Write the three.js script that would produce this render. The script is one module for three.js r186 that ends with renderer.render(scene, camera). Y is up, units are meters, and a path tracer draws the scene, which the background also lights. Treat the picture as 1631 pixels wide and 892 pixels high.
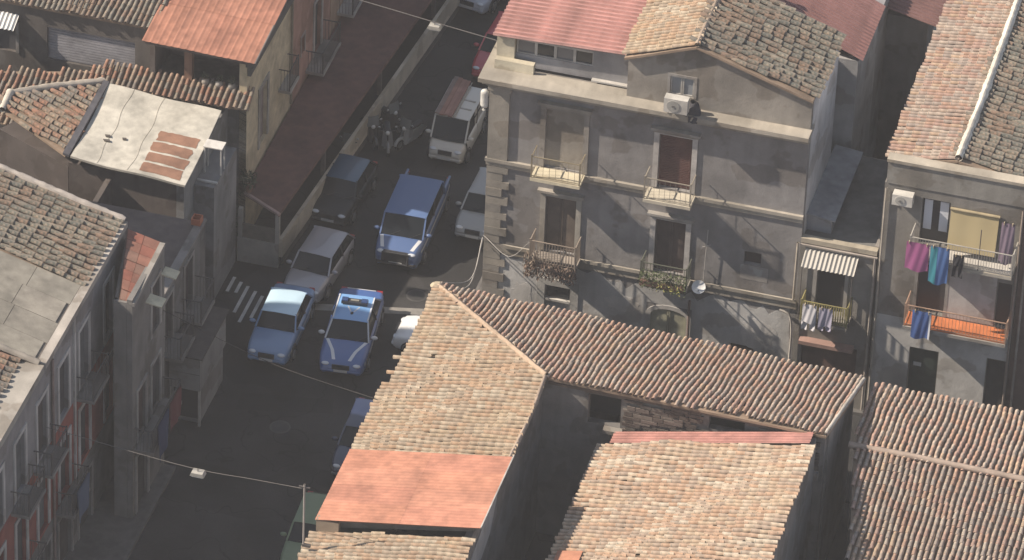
import * as THREE from 'three';
import { mergeGeometries, toCreasedNormals } from 'three/addons/utils/BufferGeometryUtils.js';

// ---------------------------------------------------------------- camera, sky, sun, exposure
const scene = new THREE.Scene();
const camera = new THREE.PerspectiveCamera(5.375825, 1631 / 892, 1, 2000);
camera.position.set(44.9544, 134.6884, 175.8423);
camera.up.set(-0.184386, 0.808247, -0.55923);
camera.lookAt(0.72188, 1.84897, -1.56446);

const SUN = new THREE.Vector3(-1, 0.87, 0.26).normalize();
// a pale hazy afternoon sky, computed: deeper overhead, whitish towards the horizon, brighter round the sun
{
  const w = 256, h = 128, d = new Float32Array(w * h * 4), v = new THREE.Vector3();
  for (let j = 0; j < h; j++) for (let i = 0; i < w; i++) {
    const el = ((j + .5) / h - .5) * Math.PI, az = ((i + .5) / w - .5) * 2 * Math.PI;
    v.set(Math.cos(el) * Math.cos(az), Math.sin(el), Math.cos(el) * Math.sin(az));
    const up = Math.max(0, v.y), k = Math.pow(1 - up, 2.2), c = Math.max(0, v.dot(SUN)), g = .35 * Math.pow(c, 4) + .8 * Math.pow(c, 40);
    const t = [.14 + .19 * k + g * .42, .178 + .186 * k + g * .4, .255 + .165 * k + g * .38], q = (j * w + i) * 4;
    for (let n = 0; n < 3; n++) d[q + n] = t[n];
    d[q + 3] = 1;
  }
  const t = new THREE.DataTexture(d, w, h, THREE.RGBAFormat, THREE.FloatType);
  t.mapping = THREE.EquirectangularReflectionMapping; t.magFilter = THREE.LinearFilter; t.minFilter = THREE.LinearFilter; t.needsUpdate = true;
  scene.background = t; scene.environment = t;
}

const sun = new THREE.DirectionalLight(0xfff0de, 4.8);
sun.name = 'sun';
sun.position.copy(SUN).multiplyScalar(90);
sun.castShadow = true;
sun.shadow.mapSize.set(4096, 4096);
Object.assign(sun.shadow.camera, { left: -45, right: 45, top: 45, bottom: -45, near: 1, far: 220 });
sun.shadow.radius = 1.2;
scene.add(sun, sun.target);

const renderer = new THREE.WebGLRenderer({ antialias: true });
renderer.setSize(1024, 560);
renderer.shadowMap.enabled = true;
renderer.toneMapping = THREE.LinearToneMapping;
renderer.toneMappingExposure = 1.5;

scene.fog = new THREE.FogExp2(0xdedbd8, 0.00027);
// ---------------------------------------------------------------- helpers
function rng(s) { return () => { s |= 0; s = s + 0x6D2B79F5 | 0; let t = Math.imul(s ^ s >>> 15, 1 | s); t = t + Math.imul(t ^ t >>> 7, 61 | t) ^ t; return ((t ^ t >>> 14) >>> 0) / 4294967296; }; }
const rad = d => d * Math.PI / 180;
const V = (x, y, z) => new THREE.Vector3(x, y, z);

function hash(x, y, s) { let h = Math.imul(x, 374761393) + Math.imul(y, 668265263) + Math.imul(s, 1442695041); h = Math.imul(h ^ h >>> 13, 1274126177); return ((h ^ h >>> 16) >>> 0) / 4294967296; }
function vnoise(x, y, p, s) {                       // periodic value noise, period p
  const xi = Math.floor(x), yi = Math.floor(y), fx = x - xi, fy = y - yi;
  const u = fx * fx * (3 - 2 * fx), v = fy * fy * (3 - 2 * fy), m = a => ((a % p) + p) % p;
  const a = hash(m(xi), m(yi), s), b = hash(m(xi + 1), m(yi), s), c = hash(m(xi), m(yi + 1), s), d = hash(m(xi + 1), m(yi + 1), s);
  return a + (b - a) * u + (c - a) * v + (a - b - c + d) * u * v;
}
function fbm(x, y, p, s, o = 4) { let r = 0, a = 0.5, t = 0; for (let i = 0; i < o; i++) { r += a * vnoise(x, y, p, s + i * 17); t += a; x *= 2; y *= 2; p *= 2; a *= 0.5; } return r / t; }
function tex(n, fn, srgb) {                          // fn(u,v) -> grey 0..1 or [r,g,b]
  const d = new Uint8Array(n * n * 4);
  for (let j = 0; j < n; j++) for (let i = 0; i < n; i++) {
    const c = fn(i / n, j / n), k = (j * n + i) * 4, a = Array.isArray(c) ? c : [c, c, c];
    for (let q = 0; q < 3; q++) d[k + q] = Math.max(0, Math.min(255, a[q] * 255));
    d[k + 3] = 255;
  }
  const t = new THREE.DataTexture(d, n, n);
  t.wrapS = t.wrapT = THREE.RepeatWrapping; t.magFilter = THREE.LinearFilter; t.minFilter = THREE.LinearMipmapLinearFilter; t.generateMipmaps = true;
  if (srgb) t.colorSpace = THREE.SRGBColorSpace;
  t.needsUpdate = true;
  return t;
}
const sm = (a, b, x) => { x = Math.max(0, Math.min(1, (x - a) / (b - a))); return x * x * (3 - 2 * x); };
// stained old plaster: blotches, peeled patches, runs
const plasterMap = tex(512, (u, v) => {
  const big = fbm(u * 5, v * 5, 5, 3, 4), mid = fbm(u * 14, v * 14, 14, 9, 3), run = fbm(u * 40, v * 3, 40, 21, 2), fine = hash(Math.floor(u * 512), Math.floor(v * 512), 5);
  let g = 0.80 + (big - 0.5) * 0.26 + (mid - 0.5) * 0.16 + (run - 0.5) * 0.08 + (fine - 0.5) * 0.06;
  const peel = sm(0.60, 0.66, fbm(u * 9, v * 9, 9, 41, 4));
  g = g * (1 - 0.10 * peel);
  return [g, g * (0.99 - 0.015 * peel), g * (0.975 - 0.03 * peel)];
}, true);
const plasterBump = tex(512, (u, v) => 0.5 * fbm(u * 9, v * 9, 9, 41, 4) + 0.3 * fbm(u * 60, v * 60, 60, 8, 3) + 0.2 * hash(Math.floor(u * 512), Math.floor(v * 512), 7));
const grimeMap = tex(512, (u, v) => {
  const a = fbm(u * 6, v * 6, 6, 63, 5), b = fbm(u * 22, v * 22, 22, 71, 3), c = hash(Math.floor(u * 512), Math.floor(v * 512), 15);
  const g = 0.86 + (a - 0.5) * 0.26 + (b - 0.5) * 0.18 + (c - 0.5) * 0.1;
  return [g, g * 0.99, g * 0.975];
}, true);
const asphaltMap = tex(1024, (u, v) => {
  const a = fbm(u * 7, v * 7, 7, 91, 5), b = hash(Math.floor(u * 1024), Math.floor(v * 1024), 33), p = sm(0.56, 0.585, fbm(u * 4, v * 4, 4, 120, 3));
  const cr = Math.abs(fbm(u * 8, v * 8, 8, 140, 4) - 0.5) < 0.006 ? 0.6 : 1;
  const g = (0.72 + (a - 0.5) * 0.6 + (b - 0.5) * 0.22 - 0.12 * p) * cr;
  return [g, g, g];
}, true);
const tileMap = tex(256, (u, v) => {
  const a = fbm(u * 4, v * 4, 4, 201, 4), b = hash(Math.floor(u * 256), Math.floor(v * 256), 35), l = sm(0.58, 0.68, fbm(u * 11, v * 11, 11, 220, 3));
  const g = 0.84 + (a - 0.5) * 0.45 + (b - 0.5) * 0.10;
  return [g * (1 - 0.22 * l), g * (1 - 0.16 * l), g * (1 - 0.14 * l)];
}, true);
for (const [t, s] of [[plasterMap, 1 / 9], [plasterBump, 1 / 9], [grimeMap, 1 / 5], [asphaltMap, 1 / 16], [tileMap, 1 / 0.8]]) t.repeat.set(s, s);

const mats = new Map();
function M(c, rough = 0.9, o = {}) {
  const key = JSON.stringify([c, rough, o]);
  if (mats.has(key)) return mats.get(key);
  const { t, phys, ...rest } = o, K = phys ? THREE.MeshPhysicalMaterial : THREE.MeshStandardMaterial;
  const m = new K({ roughness: rough, ...rest });
  m.color.setRGB(c[0], c[1], c[2]);
  if (t === 'plaster') { m.map = plasterMap; m.bumpMap = plasterBump; m.bumpScale = 0.02; }
  if (t === 'grime') m.map = grimeMap;
  if (t === 'asphalt') m.map = asphaltMap;
  if (t === 'tile') m.map = tileMap;
  mats.set(key, m);
  return m;
}
const plaster = (r, g, b) => M([r, g, b], 0.93, { t: 'plaster' });
const grime = (r, g, b, rough = 0.85) => M([r, g, b], rough, { t: 'grime' });
const metal = (r, g, b, rough = 0.45) => M([r, g, b], rough, { t: 'grime', metalness: 0.3 });
const GLASS = M([0.025, 0.028, 0.032], 0.12);
const IRON = M([0.09, 0.08, 0.075], 0.7);
const WHITEF = grime(0.62, 0.61, 0.58, 0.6);

// every geometry is written in world metres, gets uv in metres, and is then moved to its thing's base
function metreUV(g) {
  g = g.index ? g.toNonIndexed() : g;
  const p = g.attributes.position, uv = new Float32Array(p.count * 2), a = V(), b = V(), c = V(), n = V();
  for (let i = 0; i < p.count; i += 3) {
    a.fromBufferAttribute(p, i); b.fromBufferAttribute(p, i + 1); c.fromBufferAttribute(p, i + 2);
    n.subVectors(b, a).cross(c.clone().sub(a));
    const ax = Math.abs(n.x), ay = Math.abs(n.y), az = Math.abs(n.z);
    [a, b, c].forEach((q, k) => {
      const j = (i + k) * 2;
      if (ay >= ax && ay >= az) { uv[j] = q.x; uv[j + 1] = q.z; }
      else if (ax >= az) { uv[j] = q.z + 3.7; uv[j + 1] = q.y; }
      else { uv[j] = q.x; uv[j + 1] = q.y; }
    });
  }
  g.setAttribute('uv', new THREE.BufferAttribute(uv, 2));
  return g;
}
const base = new Map(), used = new Map();
function numbered(n) { const k = used.get(n) || 0; used.set(n, k + 1); return k ? n + '_' + String(k).padStart(3, '0') : n; }
function thing(name, label, category, [x, y, z] = [0, 0, 0], group) {
  const o = new THREE.Group();
  o.name = numbered(name); o.position.set(x, y, z); o.userData = { label, category };
  if (group) o.userData.group = group;
  base.set(o, V(x, y, z)); scene.add(o);
  return o;
}
function clean(g) {
  const r = g.index ? g.toNonIndexed() : g.clone();
  for (const k of Object.keys(r.attributes)) if (!['position', 'normal', 'uv'].includes(k)) r.deleteAttribute(k);
  if (!r.attributes.normal) r.computeVertexNormals();
  if (!r.attributes.uv) r.setAttribute('uv', new THREE.BufferAttribute(new Float32Array(r.attributes.position.count * 2), 2));
  return r;
}
const merge = gs => Array.isArray(gs) ? mergeGeometries(gs.map(clean)) : clean(gs);
function part(name, gs, mat, parent) {               // world-space geometry -> one named mesh under a thing or a part
  const g = metreUV(merge(gs)), b = base.get(parent);
  g.translate(-b.x, -b.y, -b.z);
  const m = new THREE.Mesh(g, mat);
  m.name = name; m.castShadow = m.receiveShadow = true;
  base.set(m, b); parent.add(m);
  return m;
}
function single(name, label, category, gs, mat, group) {   // a thing that is one mesh
  const g = metreUV(merge(gs)); g.computeBoundingBox();
  const bb = g.boundingBox, b = V((bb.min.x + bb.max.x) / 2, bb.min.y, (bb.min.z + bb.max.z) / 2);
  g.translate(-b.x, -b.y, -b.z);
  const m = new THREE.Mesh(g, mat);
  m.name = numbered(name); m.position.copy(b); m.castShadow = m.receiveShadow = true; m.userData = { label, category };
  if (group) m.userData.group = group;
  base.set(m, b); scene.add(m);
  return m;
}
function struct(name, gs, mat) { const m = single(name, '', '', gs, mat); m.userData = { kind: 'structure' }; return m; }

function box(x0, x1, y0, y1, z0, z1) { const g = new THREE.BoxGeometry(Math.abs(x1 - x0), Math.abs(y1 - y0), Math.abs(z1 - z0)); g.translate((x0 + x1) / 2, (y0 + y1) / 2, (z0 + z1) / 2); return g; }
function bar(a, b, w, h = w) {                        // a box between two points
  a = V(...a); b = V(...b); const d = b.clone().sub(a), g = new THREE.BoxGeometry(w, h, d.length());
  const m = new THREE.Matrix4().lookAt(b, a, Math.abs(d.clone().normalize().y) > 0.98 ? V(1, 0, 0) : V(0, 1, 0)); g.applyMatrix4(m);
  g.translate((a.x + b.x) / 2, (a.y + b.y) / 2, (a.z + b.z) / 2); return g;
}
function rod(a, b, r, n = 6) { return tube([a, b], r, n, 1); }
function tube(pts, r, n = 6, seg) {
  const c = pts.length === 2 ? new THREE.LineCurve3(V(...pts[0]), V(...pts[1])) : new THREE.CatmullRomCurve3(pts.map(p => V(...p)));
  return new THREE.TubeGeometry(c, seg || pts.length * 6, r, n, false);
}
function poly(pts, holes = []) {
  const s = new THREE.Shape(pts.map(p => new THREE.Vector2(p[0], p[1])));
  for (const h of holes) s.holes.push(new THREE.Path(h.length === 4 && typeof h[0] === 'number' ? [[h[0], h[2]], [h[0], h[3]], [h[1], h[3]], [h[1], h[2]]].map(p => new THREE.Vector2(...p)) : h.map(p => new THREE.Vector2(...p))));
  return s;
}
const ext = (s, d) => new THREE.ExtrudeGeometry(s, { depth: d, bevelEnabled: false, curveSegments: 10 });
function wallZ(pts, z, t, holes) { const g = ext(poly(pts, holes), t); g.translate(0, 0, z - t); return g; }     // faces +z, front face at z; holes [x0,x1,y0,y1]
function wallX(pts, x, t, holes = []) {                                                                     // faces +x, front at x; pts and holes in (z,y)
  const g = ext(poly(pts.map(([z, y]) => [-z, y]), holes.map(h => [-h[1], -h[0], h[2], h[3]])), t);
  g.rotateY(Math.PI / 2); g.translate(x - t, 0, 0); return g;
}
const rect = (a, b, c, d) => [[a, c], [b, c], [b, d], [a, d]];
function slab(pts, t) {                               // pts: 3d corners of a roof sheet (top face), thickness t downwards
  const n = pts.length, pos = [], tri = (a, b, c) => pos.push(...a, ...b, ...c), lo = pts.map(p => [p[0], p[1] - t, p[2]]);
  const ar = pts.reduce((s, p, i) => { const q = pts[(i + 1) % n]; return s + (q[0] - p[0]) * (q[2] + p[2]); }, 0);
  const up = ar > 0 ? 1 : -1;
  const f = THREE.ShapeUtils.triangulateShape(pts.map(p => new THREE.Vector2(p[0], p[2])), []);
  for (const [a, b, c] of f) {
    const A = pts[a], B = pts[b], C = pts[c];
    const ny = (B[2] - A[2]) * (C[0] - A[0]) - (B[0] - A[0]) * (C[2] - A[2]);
    if (ny > 0) { tri(A, B, C); tri(lo[a], lo[c], lo[b]); } else { tri(A, C, B); tri(lo[a], lo[b], lo[c]); }
  }
  for (let i = 0; i < n; i++) { const j = (i + 1) % n; if (up > 0) { tri(pts[i], lo[i], pts[j]); tri(pts[j], lo[i], lo[j]); } else { tri(pts[i], pts[j], lo[i]); tri(pts[j], lo[j], lo[i]); } }
  const g = new THREE.BufferGeometry(); g.setAttribute('position', new THREE.Float32BufferAttribute(pos, 3)); g.computeVertexNormals(); return g;
}
function inside(pts, x, z) { let r = false; for (let i = 0, j = pts.length - 1; i < pts.length; j = i++) { const [a, b] = pts[i], [c, d] = pts[j]; if ((b > z) !== (d > z) && x < (c - a) * (z - b) / (d - b) + a) r = !r; } return r; }

// ---------------------------------------------------------------- barrel tiles
function tileGeo(r0, r1, L, th) {                      // cover tile, +z down the slope, arch up +y
  const n = 7, pos = [], P = (t, r, z, y0) => [Math.cos(t) * r, Math.sin(t) * r * 1.08 + y0, z];
  const q = (a, b, c, d) => pos.push(...a, ...b, ...c, ...a, ...c, ...d);
  for (let i = 0; i < n; i++) {
    const a = Math.PI * i / n, b = Math.PI * (i + 1) / n;
    q(P(a, r0, -L / 2, 0), P(a, r1, L / 2, 0.028), P(b, r1, L / 2, 0.028), P(b, r0, -L / 2, 0));
    q(P(a, r1, L / 2, 0.028), P(a, r1 - th, L / 2, 0.028), P(b, r1 - th, L / 2, 0.028), P(b, r1, L / 2, 0.028));
  }
  const g = new THREE.BufferGeometry(); g.setAttribute('position', new THREE.Float32BufferAttribute(pos, 3));
  const s = toCreasedNormals(g, 0.9), c = s.attributes.position.count, uv = new Float32Array(c * 2);
  for (let i = 0; i < c; i++) { uv[i * 2] = s.attributes.position.getX(i) + s.attributes.position.getY(i); uv[i * 2 + 1] = s.attributes.position.getZ(i); }
  s.setAttribute('uv', new THREE.BufferAttribute(uv, 2));
  return s;
}
const TILE = [tileGeo(0.066, 0.082, 0.44, 0.018), tileGeo(0.063, 0.079, 0.42, 0.018), tileGeo(0.069, 0.085, 0.45, 0.02)];
const PAL = {
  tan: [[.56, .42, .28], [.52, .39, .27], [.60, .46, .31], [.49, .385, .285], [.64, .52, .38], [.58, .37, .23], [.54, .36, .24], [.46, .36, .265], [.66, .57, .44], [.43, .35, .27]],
  pale: [[0.645, 0.481, 0.339], [0.608, 0.454, 0.322], [0.682, 0.517, 0.365], [0.571, 0.437, 0.331], [0.719, 0.579, 0.435], [0.645, 0.428, 0.287], [0.608, 0.419, 0.296], [0.535, 0.410, 0.313], [0.737, 0.624, 0.487], [0.506, 0.410, 0.322]],
  mixed: [[0.547, 0.410, 0.324], [0.512, 0.384, 0.311], [0.476, 0.392, 0.330], [0.595, 0.460, 0.355], [0.654, 0.546, 0.444], [0.583, 0.348, 0.242], [0.547, 0.336, 0.266], [0.440, 0.373, 0.324], [0.654, 0.460, 0.304], [0.512, 0.384, 0.324]],
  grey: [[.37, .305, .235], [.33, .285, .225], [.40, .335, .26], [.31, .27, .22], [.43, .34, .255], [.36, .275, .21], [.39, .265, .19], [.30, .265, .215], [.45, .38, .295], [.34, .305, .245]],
  rust: [[.42, .27, .19], [.38, .27, .20], [.34, .27, .21], [.44, .25, .17], [.46, .34, .25], [.41, .22, .15], [.30, .25, .21], [.36, .29, .22], [.43, .30, .22], [.38, .24, .18]],
};
for (const k in PAL) { const mean = [0, 1, 2].map(i => PAL[k].reduce((a, c) => a + c[i], 0) / 10); PAL[k] = PAL[k].map(c => c.map((v, i) => +(mean[i] + (v - mean[i]) * (k === 'grey' || k === 'rust' || k === 'pale' ? .95 : .65)).toFixed(3))); }
const tileMats = {};
for (const k in PAL) tileMats[k] = PAL[k].map(c => M(c, 0.92, { t: 'tile' }));
const TILEWHITE = new THREE.MeshStandardMaterial({ roughness: 0.92, map: tileMap });
const camPos = camera.position;
// o: poly [[x,z]], p0 [x,y,z] on the plane, grad [dY/dx, dY/dz], pal, seed, parts, pitch, step
function tiledPlane(parent, o) {
  const [gx, gz] = o.grad, gl = Math.hypot(gx, gz), dx = -gx / gl, dz = -gz / gl;       // fall direction in plan
  const Y = (x, z) => o.p0[1] + gx * (x - o.p0[0]) + gz * (z - o.p0[2]);
  const R = rng(o.seed), pitch = o.pitch || 0.215, step = o.step || 0.33;
  const sheet = part('roof', slab(o.poly.map(([x, z]) => [x, Y(x, z) - 0.045, z]), 0.1), grime(.36, .27, .2), parent);
  const N = V(-gx, 1, -gz).normalize(), Dn = V(dx, -gl, dz).normalize(), U = N.clone().cross(Dn).normalize();
  const ux = -dz, uz = dx;
  let u0 = 1e9, u1 = -1e9, v0 = 1e9, v1 = -1e9;
  for (const [x, z] of o.poly) { const u = x * ux + z * uz, v = x * dx + z * dz; u0 = Math.min(u0, u); u1 = Math.max(u1, u); v0 = Math.min(v0, v); v1 = Math.max(v1, v); }
  const list = [], plan = step * Math.cos(Math.atan(gl)), b = base.get(parent), warp = o.warp ?? 0.035;
  for (let u = u0 + pitch / 2; u < u1; u += pitch) {
    const off = (R() - 0.5) * 0.1, cs = R() * 50;
    for (let v = v1 - 0.1 + off; v > v0 - 0.1; v -= plan) {
      const w = warp * (Math.sin(v * 0.9 + u * 0.7) + 0.6 * Math.sin(v * 2.3 + u * 1.9 + o.seed)) + (R() - 0.5) * 0.022;
      const x = ux * (u + w) + dx * v, z = uz * (u + w) + dz * v;
      const cx = ux * u + dx * Math.max(v0 + .02, Math.min(v1 - .02, v)), cz = uz * u + dz * Math.max(v0 + .02, Math.min(v1 - .02, v));
      const r1 = R(), r2 = R(), r3 = R(), r4 = R(), r5 = R();
      if (!inside(o.poly, cx, cz) || r5 < 0.0012) continue;
      const y = Y(x, z) + 0.02 + 0.028 * Math.sin(u * 1.1 + v * 0.7 + o.seed) + 0.018 * Math.sin(u * 2.9 - v * 1.7) + (r4 - 0.5) * 0.014;
      const n1 = fbm(u * 0.8 + 50, v * 0.45 + 50, 997, o.seed + 5, 3), n2 = fbm(u * 2.3 + 80, v * 0.7 + 80, 997, o.seed + 9, 2);
      let k = Math.floor((r1 * 0.62 + n1 * 0.9 - 0.26) * 10); k = Math.max(0, Math.min(9, k));
      if (n2 > 0.66 && r2 < 0.6) k = 5 + Math.floor(r2 * 5);
      const q = new THREE.Quaternion().setFromRotationMatrix(new THREE.Matrix4().makeBasis(U, N, Dn));
      q.multiply(new THREE.Quaternion().setFromEuler(new THREE.Euler(0.035 + (r3 - 0.5) * 0.05, (r4 - 0.5) * (o.jit || 0.1), (r2 - 0.5) * 0.08)));
      list.push({ p: V(x - b.x, y - b.y, z - b.z), q, k, g: Math.floor(r3 * 3), s: (0.95 + r1 * 0.1) * (o.ts || 1), d: V(x, y, z).distanceTo(camPos), j: 0.93 + r2 * 0.14 });
    }
  }
  list.sort((a, c) => a.d - c.d);
  const nParts = Math.min(o.parts ?? 300, list.length);
  const vis = list.filter(t => !o.see || o.see(t.p.x + b.x, t.p.z + b.z)), own = new Set(vis.slice(0, nParts));
  for (const t of own) {
    const m = new THREE.Mesh(TILE[t.g], tileMats[o.pal][t.k]); m.name = 'roof_tile'; m.position.copy(t.p); m.quaternion.copy(t.q); m.scale.setScalar(t.s); m.castShadow = m.receiveShadow = true; sheet.add(m);
  }
  const rest = list.filter(t => !own.has(t));
  if (rest.length) {
    const im = new THREE.InstancedMesh(TILE[0], TILEWHITE, rest.length), mx = new THREE.Matrix4(), c = new THREE.Color();
    rest.forEach((t, i) => { im.setMatrixAt(i, mx.compose(t.p, t.q, V(t.s, t.s, t.s))); const a = PAL[o.pal][t.k]; im.setColorAt(i, c.setRGB(a[0] * t.j, a[1] * t.j, a[2] * t.j)); });
    im.name = 'roof_tiles'; im.userData.kind = 'stuff'; im.castShadow = im.receiveShadow = true; sheet.add(im);
  }
  sheet.userData.Y = undefined;
  return { sheet, Y };
}
function ridge(parent, pts, r, mat, seed = 1, name = 'ridge_mortar') {   // lumpy line of mortar bedded tiles
  const R = rng(seed), c = pts.length === 2 ? new THREE.LineCurve3(V(...pts[0]), V(...pts[1])) : new THREE.CatmullRomCurve3(pts.map(p => V(...p)));
  const L = c.getLength(), n = Math.max(4, Math.round(L / 0.16)), g = new THREE.TubeGeometry(c, n, r, 8, false), p = g.attributes.position;
  for (let i = 0; i < p.count; i++) {
    const row = Math.floor(i / 9), k = hash(row, i % 9 % 8, seed), s = 0.82 + 0.28 * hash(row, 1, seed + 3) + 0.16 * k, cc = c.getPointAt(Math.min(1, row / n));
    p.setXYZ(i, cc.x + (p.getX(i) - cc.x) * s, cc.y + (p.getY(i) - cc.y) * s, cc.z + (p.getZ(i) - cc.z) * s);
  }
  g.computeVertexNormals();
  return part(name, g, mat, parent);
}
// corrugated sheet: corner o, across vector a (ribs repeat along it), along vector l, pitch, amp
function corrugated(o, a, l, pitch, amp, shape = 'wave', segL = 6, sag = 0) {
  const A = V(...a), Lv = V(...l), W = A.length(), n = Math.max(6, Math.round(W / pitch * (shape === 'wave' ? 6 : 8))), N = Lv.clone().cross(A).normalize(), pos = [], idx = [];
  if (N.y < 0) N.negate();
  for (let j = 0; j <= segL; j++) for (let i = 0; i <= n; i++) {
    const s = i / n * W / pitch, f = s - Math.floor(s), h = shape === 'wave' ? amp * 0.5 * (1 + Math.sin(s * 2 * Math.PI)) : amp * (f < 0.12 ? f / 0.12 : f < 0.3 ? 1 : f < 0.42 ? 1 - (f - 0.3) / 0.12 : 0);
    const q = V(...o).addScaledVector(A, i / n).addScaledVector(Lv, j / segL).addScaledVector(N, h - sag * Math.sin(Math.PI * j / segL));
    pos.push(q.x, q.y, q.z);
  }
  for (let j = 0; j < segL; j++) for (let i = 0; i < n; i++) { const k = j * (n + 1) + i; idx.push(k, k + n + 1, k + 1, k + 1, k + n + 1, k + n + 2); }
  const g = new THREE.BufferGeometry(); g.setAttribute('position', new THREE.Float32BufferAttribute(pos, 3)); g.setIndex(idx);
  return toCreasedNormals(g, 0.7);
}

// ---------------------------------------------------------------- openings, balconies
// leaf closing a hole in a +z wall, with proud surround
function openZ(parent, name, x0, x1, y0, y1, z, mat, o = {}) {
  const d = o.depth ?? 0.14, leaf = part(name, box(x0 - .02, x1 + .02, y0 - .02, y1 + .02, z - d - 0.05, z - d), mat, parent);
  if (o.frame) { const f = o.fw ?? 0.16, p = o.fp ?? 0.06; part('surround', [box(x0 - f, x0, y0, y1, z + .003, z + p), box(x1, x1 + f, y0, y1, z + .003, z + p), box(x0 - f, x1 + f, y1, y1 + f, z + .003, z + p)], o.frame, leaf); }
  if (o.hood) part('hood_moulding', [box(x0 - .3, x1 + .3, y1 + .2, y1 + .3, z + .003, z + .22), box(x0 - .22, x1 + .22, y1 + .08, y1 + .2, z + .064, z + .12)], o.hood, leaf);
  if (o.split) { const n = o.split, w = (x1 - x0) / n, gs = []; for (let i = 0; i < n; i++) gs.push(box(x0 + i * w + .01, x0 + i * w + .06, y0, y1, z - d + .003, z - d + .04), box(x0 + (i + 1) * w - .06, x0 + (i + 1) * w - .01, y0, y1, z - d + .003, z - d + .04), box(x0 + i * w + .06, x0 + (i + 1) * w - .06, y1 - .07, y1, z - d + .003, z - d + .04), box(x0 + i * w + .06, x0 + (i + 1) * w - .06, y0, y0 + .07, z - d + .003, z - d + .04)); part('frame', gs, o.splitMat || WHITEF, leaf); }
  if (o.slats) { const s = []; for (let y = y0 + .06; y < y1 - .03; y += 0.075) s.push(box(x0 + .08, x1 - .08, y, y + .045, z - d + .003, z - d + .02)); part('slats', s, mat, leaf); }
  if (o.sill) part('sill', box(x0 - .08, x1 + .08, y0 - .07, y0 - .003, z + .003, z + .12), o.sill, leaf);
  return leaf;
}
function openX(parent, name, z0, z1, y0, y1, x, mat, o = {}) {
  const d = o.depth ?? 0.14, leaf = part(name, box(x - d - .05, x - d, y0 - .02, y1 + .02, z0 - .02, z1 + .02), mat, parent);
  if (o.frame) { const f = o.fw ?? 0.16, p = o.fp ?? 0.05; part('surround', [box(x + .003, x + p, y0, y1, z0 - f, z0), box(x + .003, x + p, y0, y1, z1, z1 + f), box(x + .003, x + p, y1, y1 + f, z0 - f, z1 + f)], o.frame, leaf); }
  if (o.split) { const zm = (z0 + z1) / 2, q = x - d; part('frame', [box(q + .003, q + .04, y0, y1, zm - .04, zm + .04), box(q + .003, q + .04, y0, y1, z0 + .01, z0 + .07), box(q + .003, q + .04, y0, y1, z1 - .07, z1 - .01)], WHITEF, leaf); }
  return leaf;
}
function railing(bars, x0, x1, y, z0, z1, h, step = 0.12) {   // three sides of a balcony towards +z
  const zf = z1 - .05, g = [box(x0 + .03, x1 - .03, y + h - .03, y + h, zf - .02, zf + .02), box(x0 + .03, x1 - .03, y + .08, y + .1, zf - .012, zf + .012)];
  for (const x of [x0 + .03, x1 - .03]) g.push(box(x - .02, x + .02, y + h - .03, y + h - .002, z0, zf - .02), box(x - .012, x + .012, y + .08, y + .098, z0, zf - .02), box(x - .022, x + .022, y, y + h + .06, zf - .022, zf + .022));
  for (let x = x0 + step; x < x1 - .06; x += step) g.push(box(x - bars, x + bars, y + .1, y + h - .03, zf - bars, zf + bars));
  for (const x of [x0 + .03, x1 - .03]) for (let z = z0 + .08; z < zf - .05; z += step) g.push(box(x - bars, x + bars, y + .098, y + h - .03, z - bars, z + bars));
  return g;
}
function balconyZ(parent, x0, x1, y, z, depth, o = {}) {
  const s = part('balcony', [box(x0, x1, y - .13, y, z + .002, z + depth)], o.mat || plaster(.5, .47, .41), parent);
  const br = []; for (const x of [x0 + .25, x1 - .25]) br.push(ext(poly([[0, 0], [depth * .75, 0], [depth * .6, -.14], [.12, -.4], [0, -.42]]), .16).rotateY(-Math.PI / 2).translate(x + .08, y - .132, z + .003));
  part('bracket', br, o.bracket || plaster(.4, .38, .34), s);
  if (o.floor) part('floor_tiles', box(x0 + .03, x1 - .03, y + .003, y + .02, z + .004, z + depth - .06), o.floor, s);
  part('railing', railing(o.bars ?? 0.009, x0, x1, y, z + .002, z + depth, o.h ?? 0.95, o.step ?? 0.13), o.rail || IRON, s);
  return s;
}
function balconyX(parent, z0, z1, y, x, depth, o = {}) {
  const s = part('balcony', box(x + .002, x + depth, y - .13, y, z0, z1), o.mat || plaster(.42, .40, .37), parent);
  const xf = x + depth - .05, h = 0.95, g = [box(xf - .02, xf + .02, y + h - .03, y + h, z0 + .03, z1 - .03), box(xf - .012, xf + .012, y + .08, y + .1, z0 + .03, z1 - .03)];
  for (const z of [z0 + .03, z1 - .03]) { g.push(box(x + .002, xf - .02, y + h - .03, y + h - .002, z - .02, z + .02), box(xf - .022, xf + .022, y, y + h + .05, z - .022, z + .022)); for (let q = x + .1; q < xf - .05; q += .13) g.push(box(q - .008, q + .008, y, y + h - .03, z - .008, z + .008)); }
  for (let z = z0 + .14; z < z1 - .06; z += .13) g.push(box(xf - .008, xf + .008, y + .1, y + h - .03, z - .008, z + .008));
  part('railing', g, o.rail || IRON, s);
  return s;
}

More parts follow.
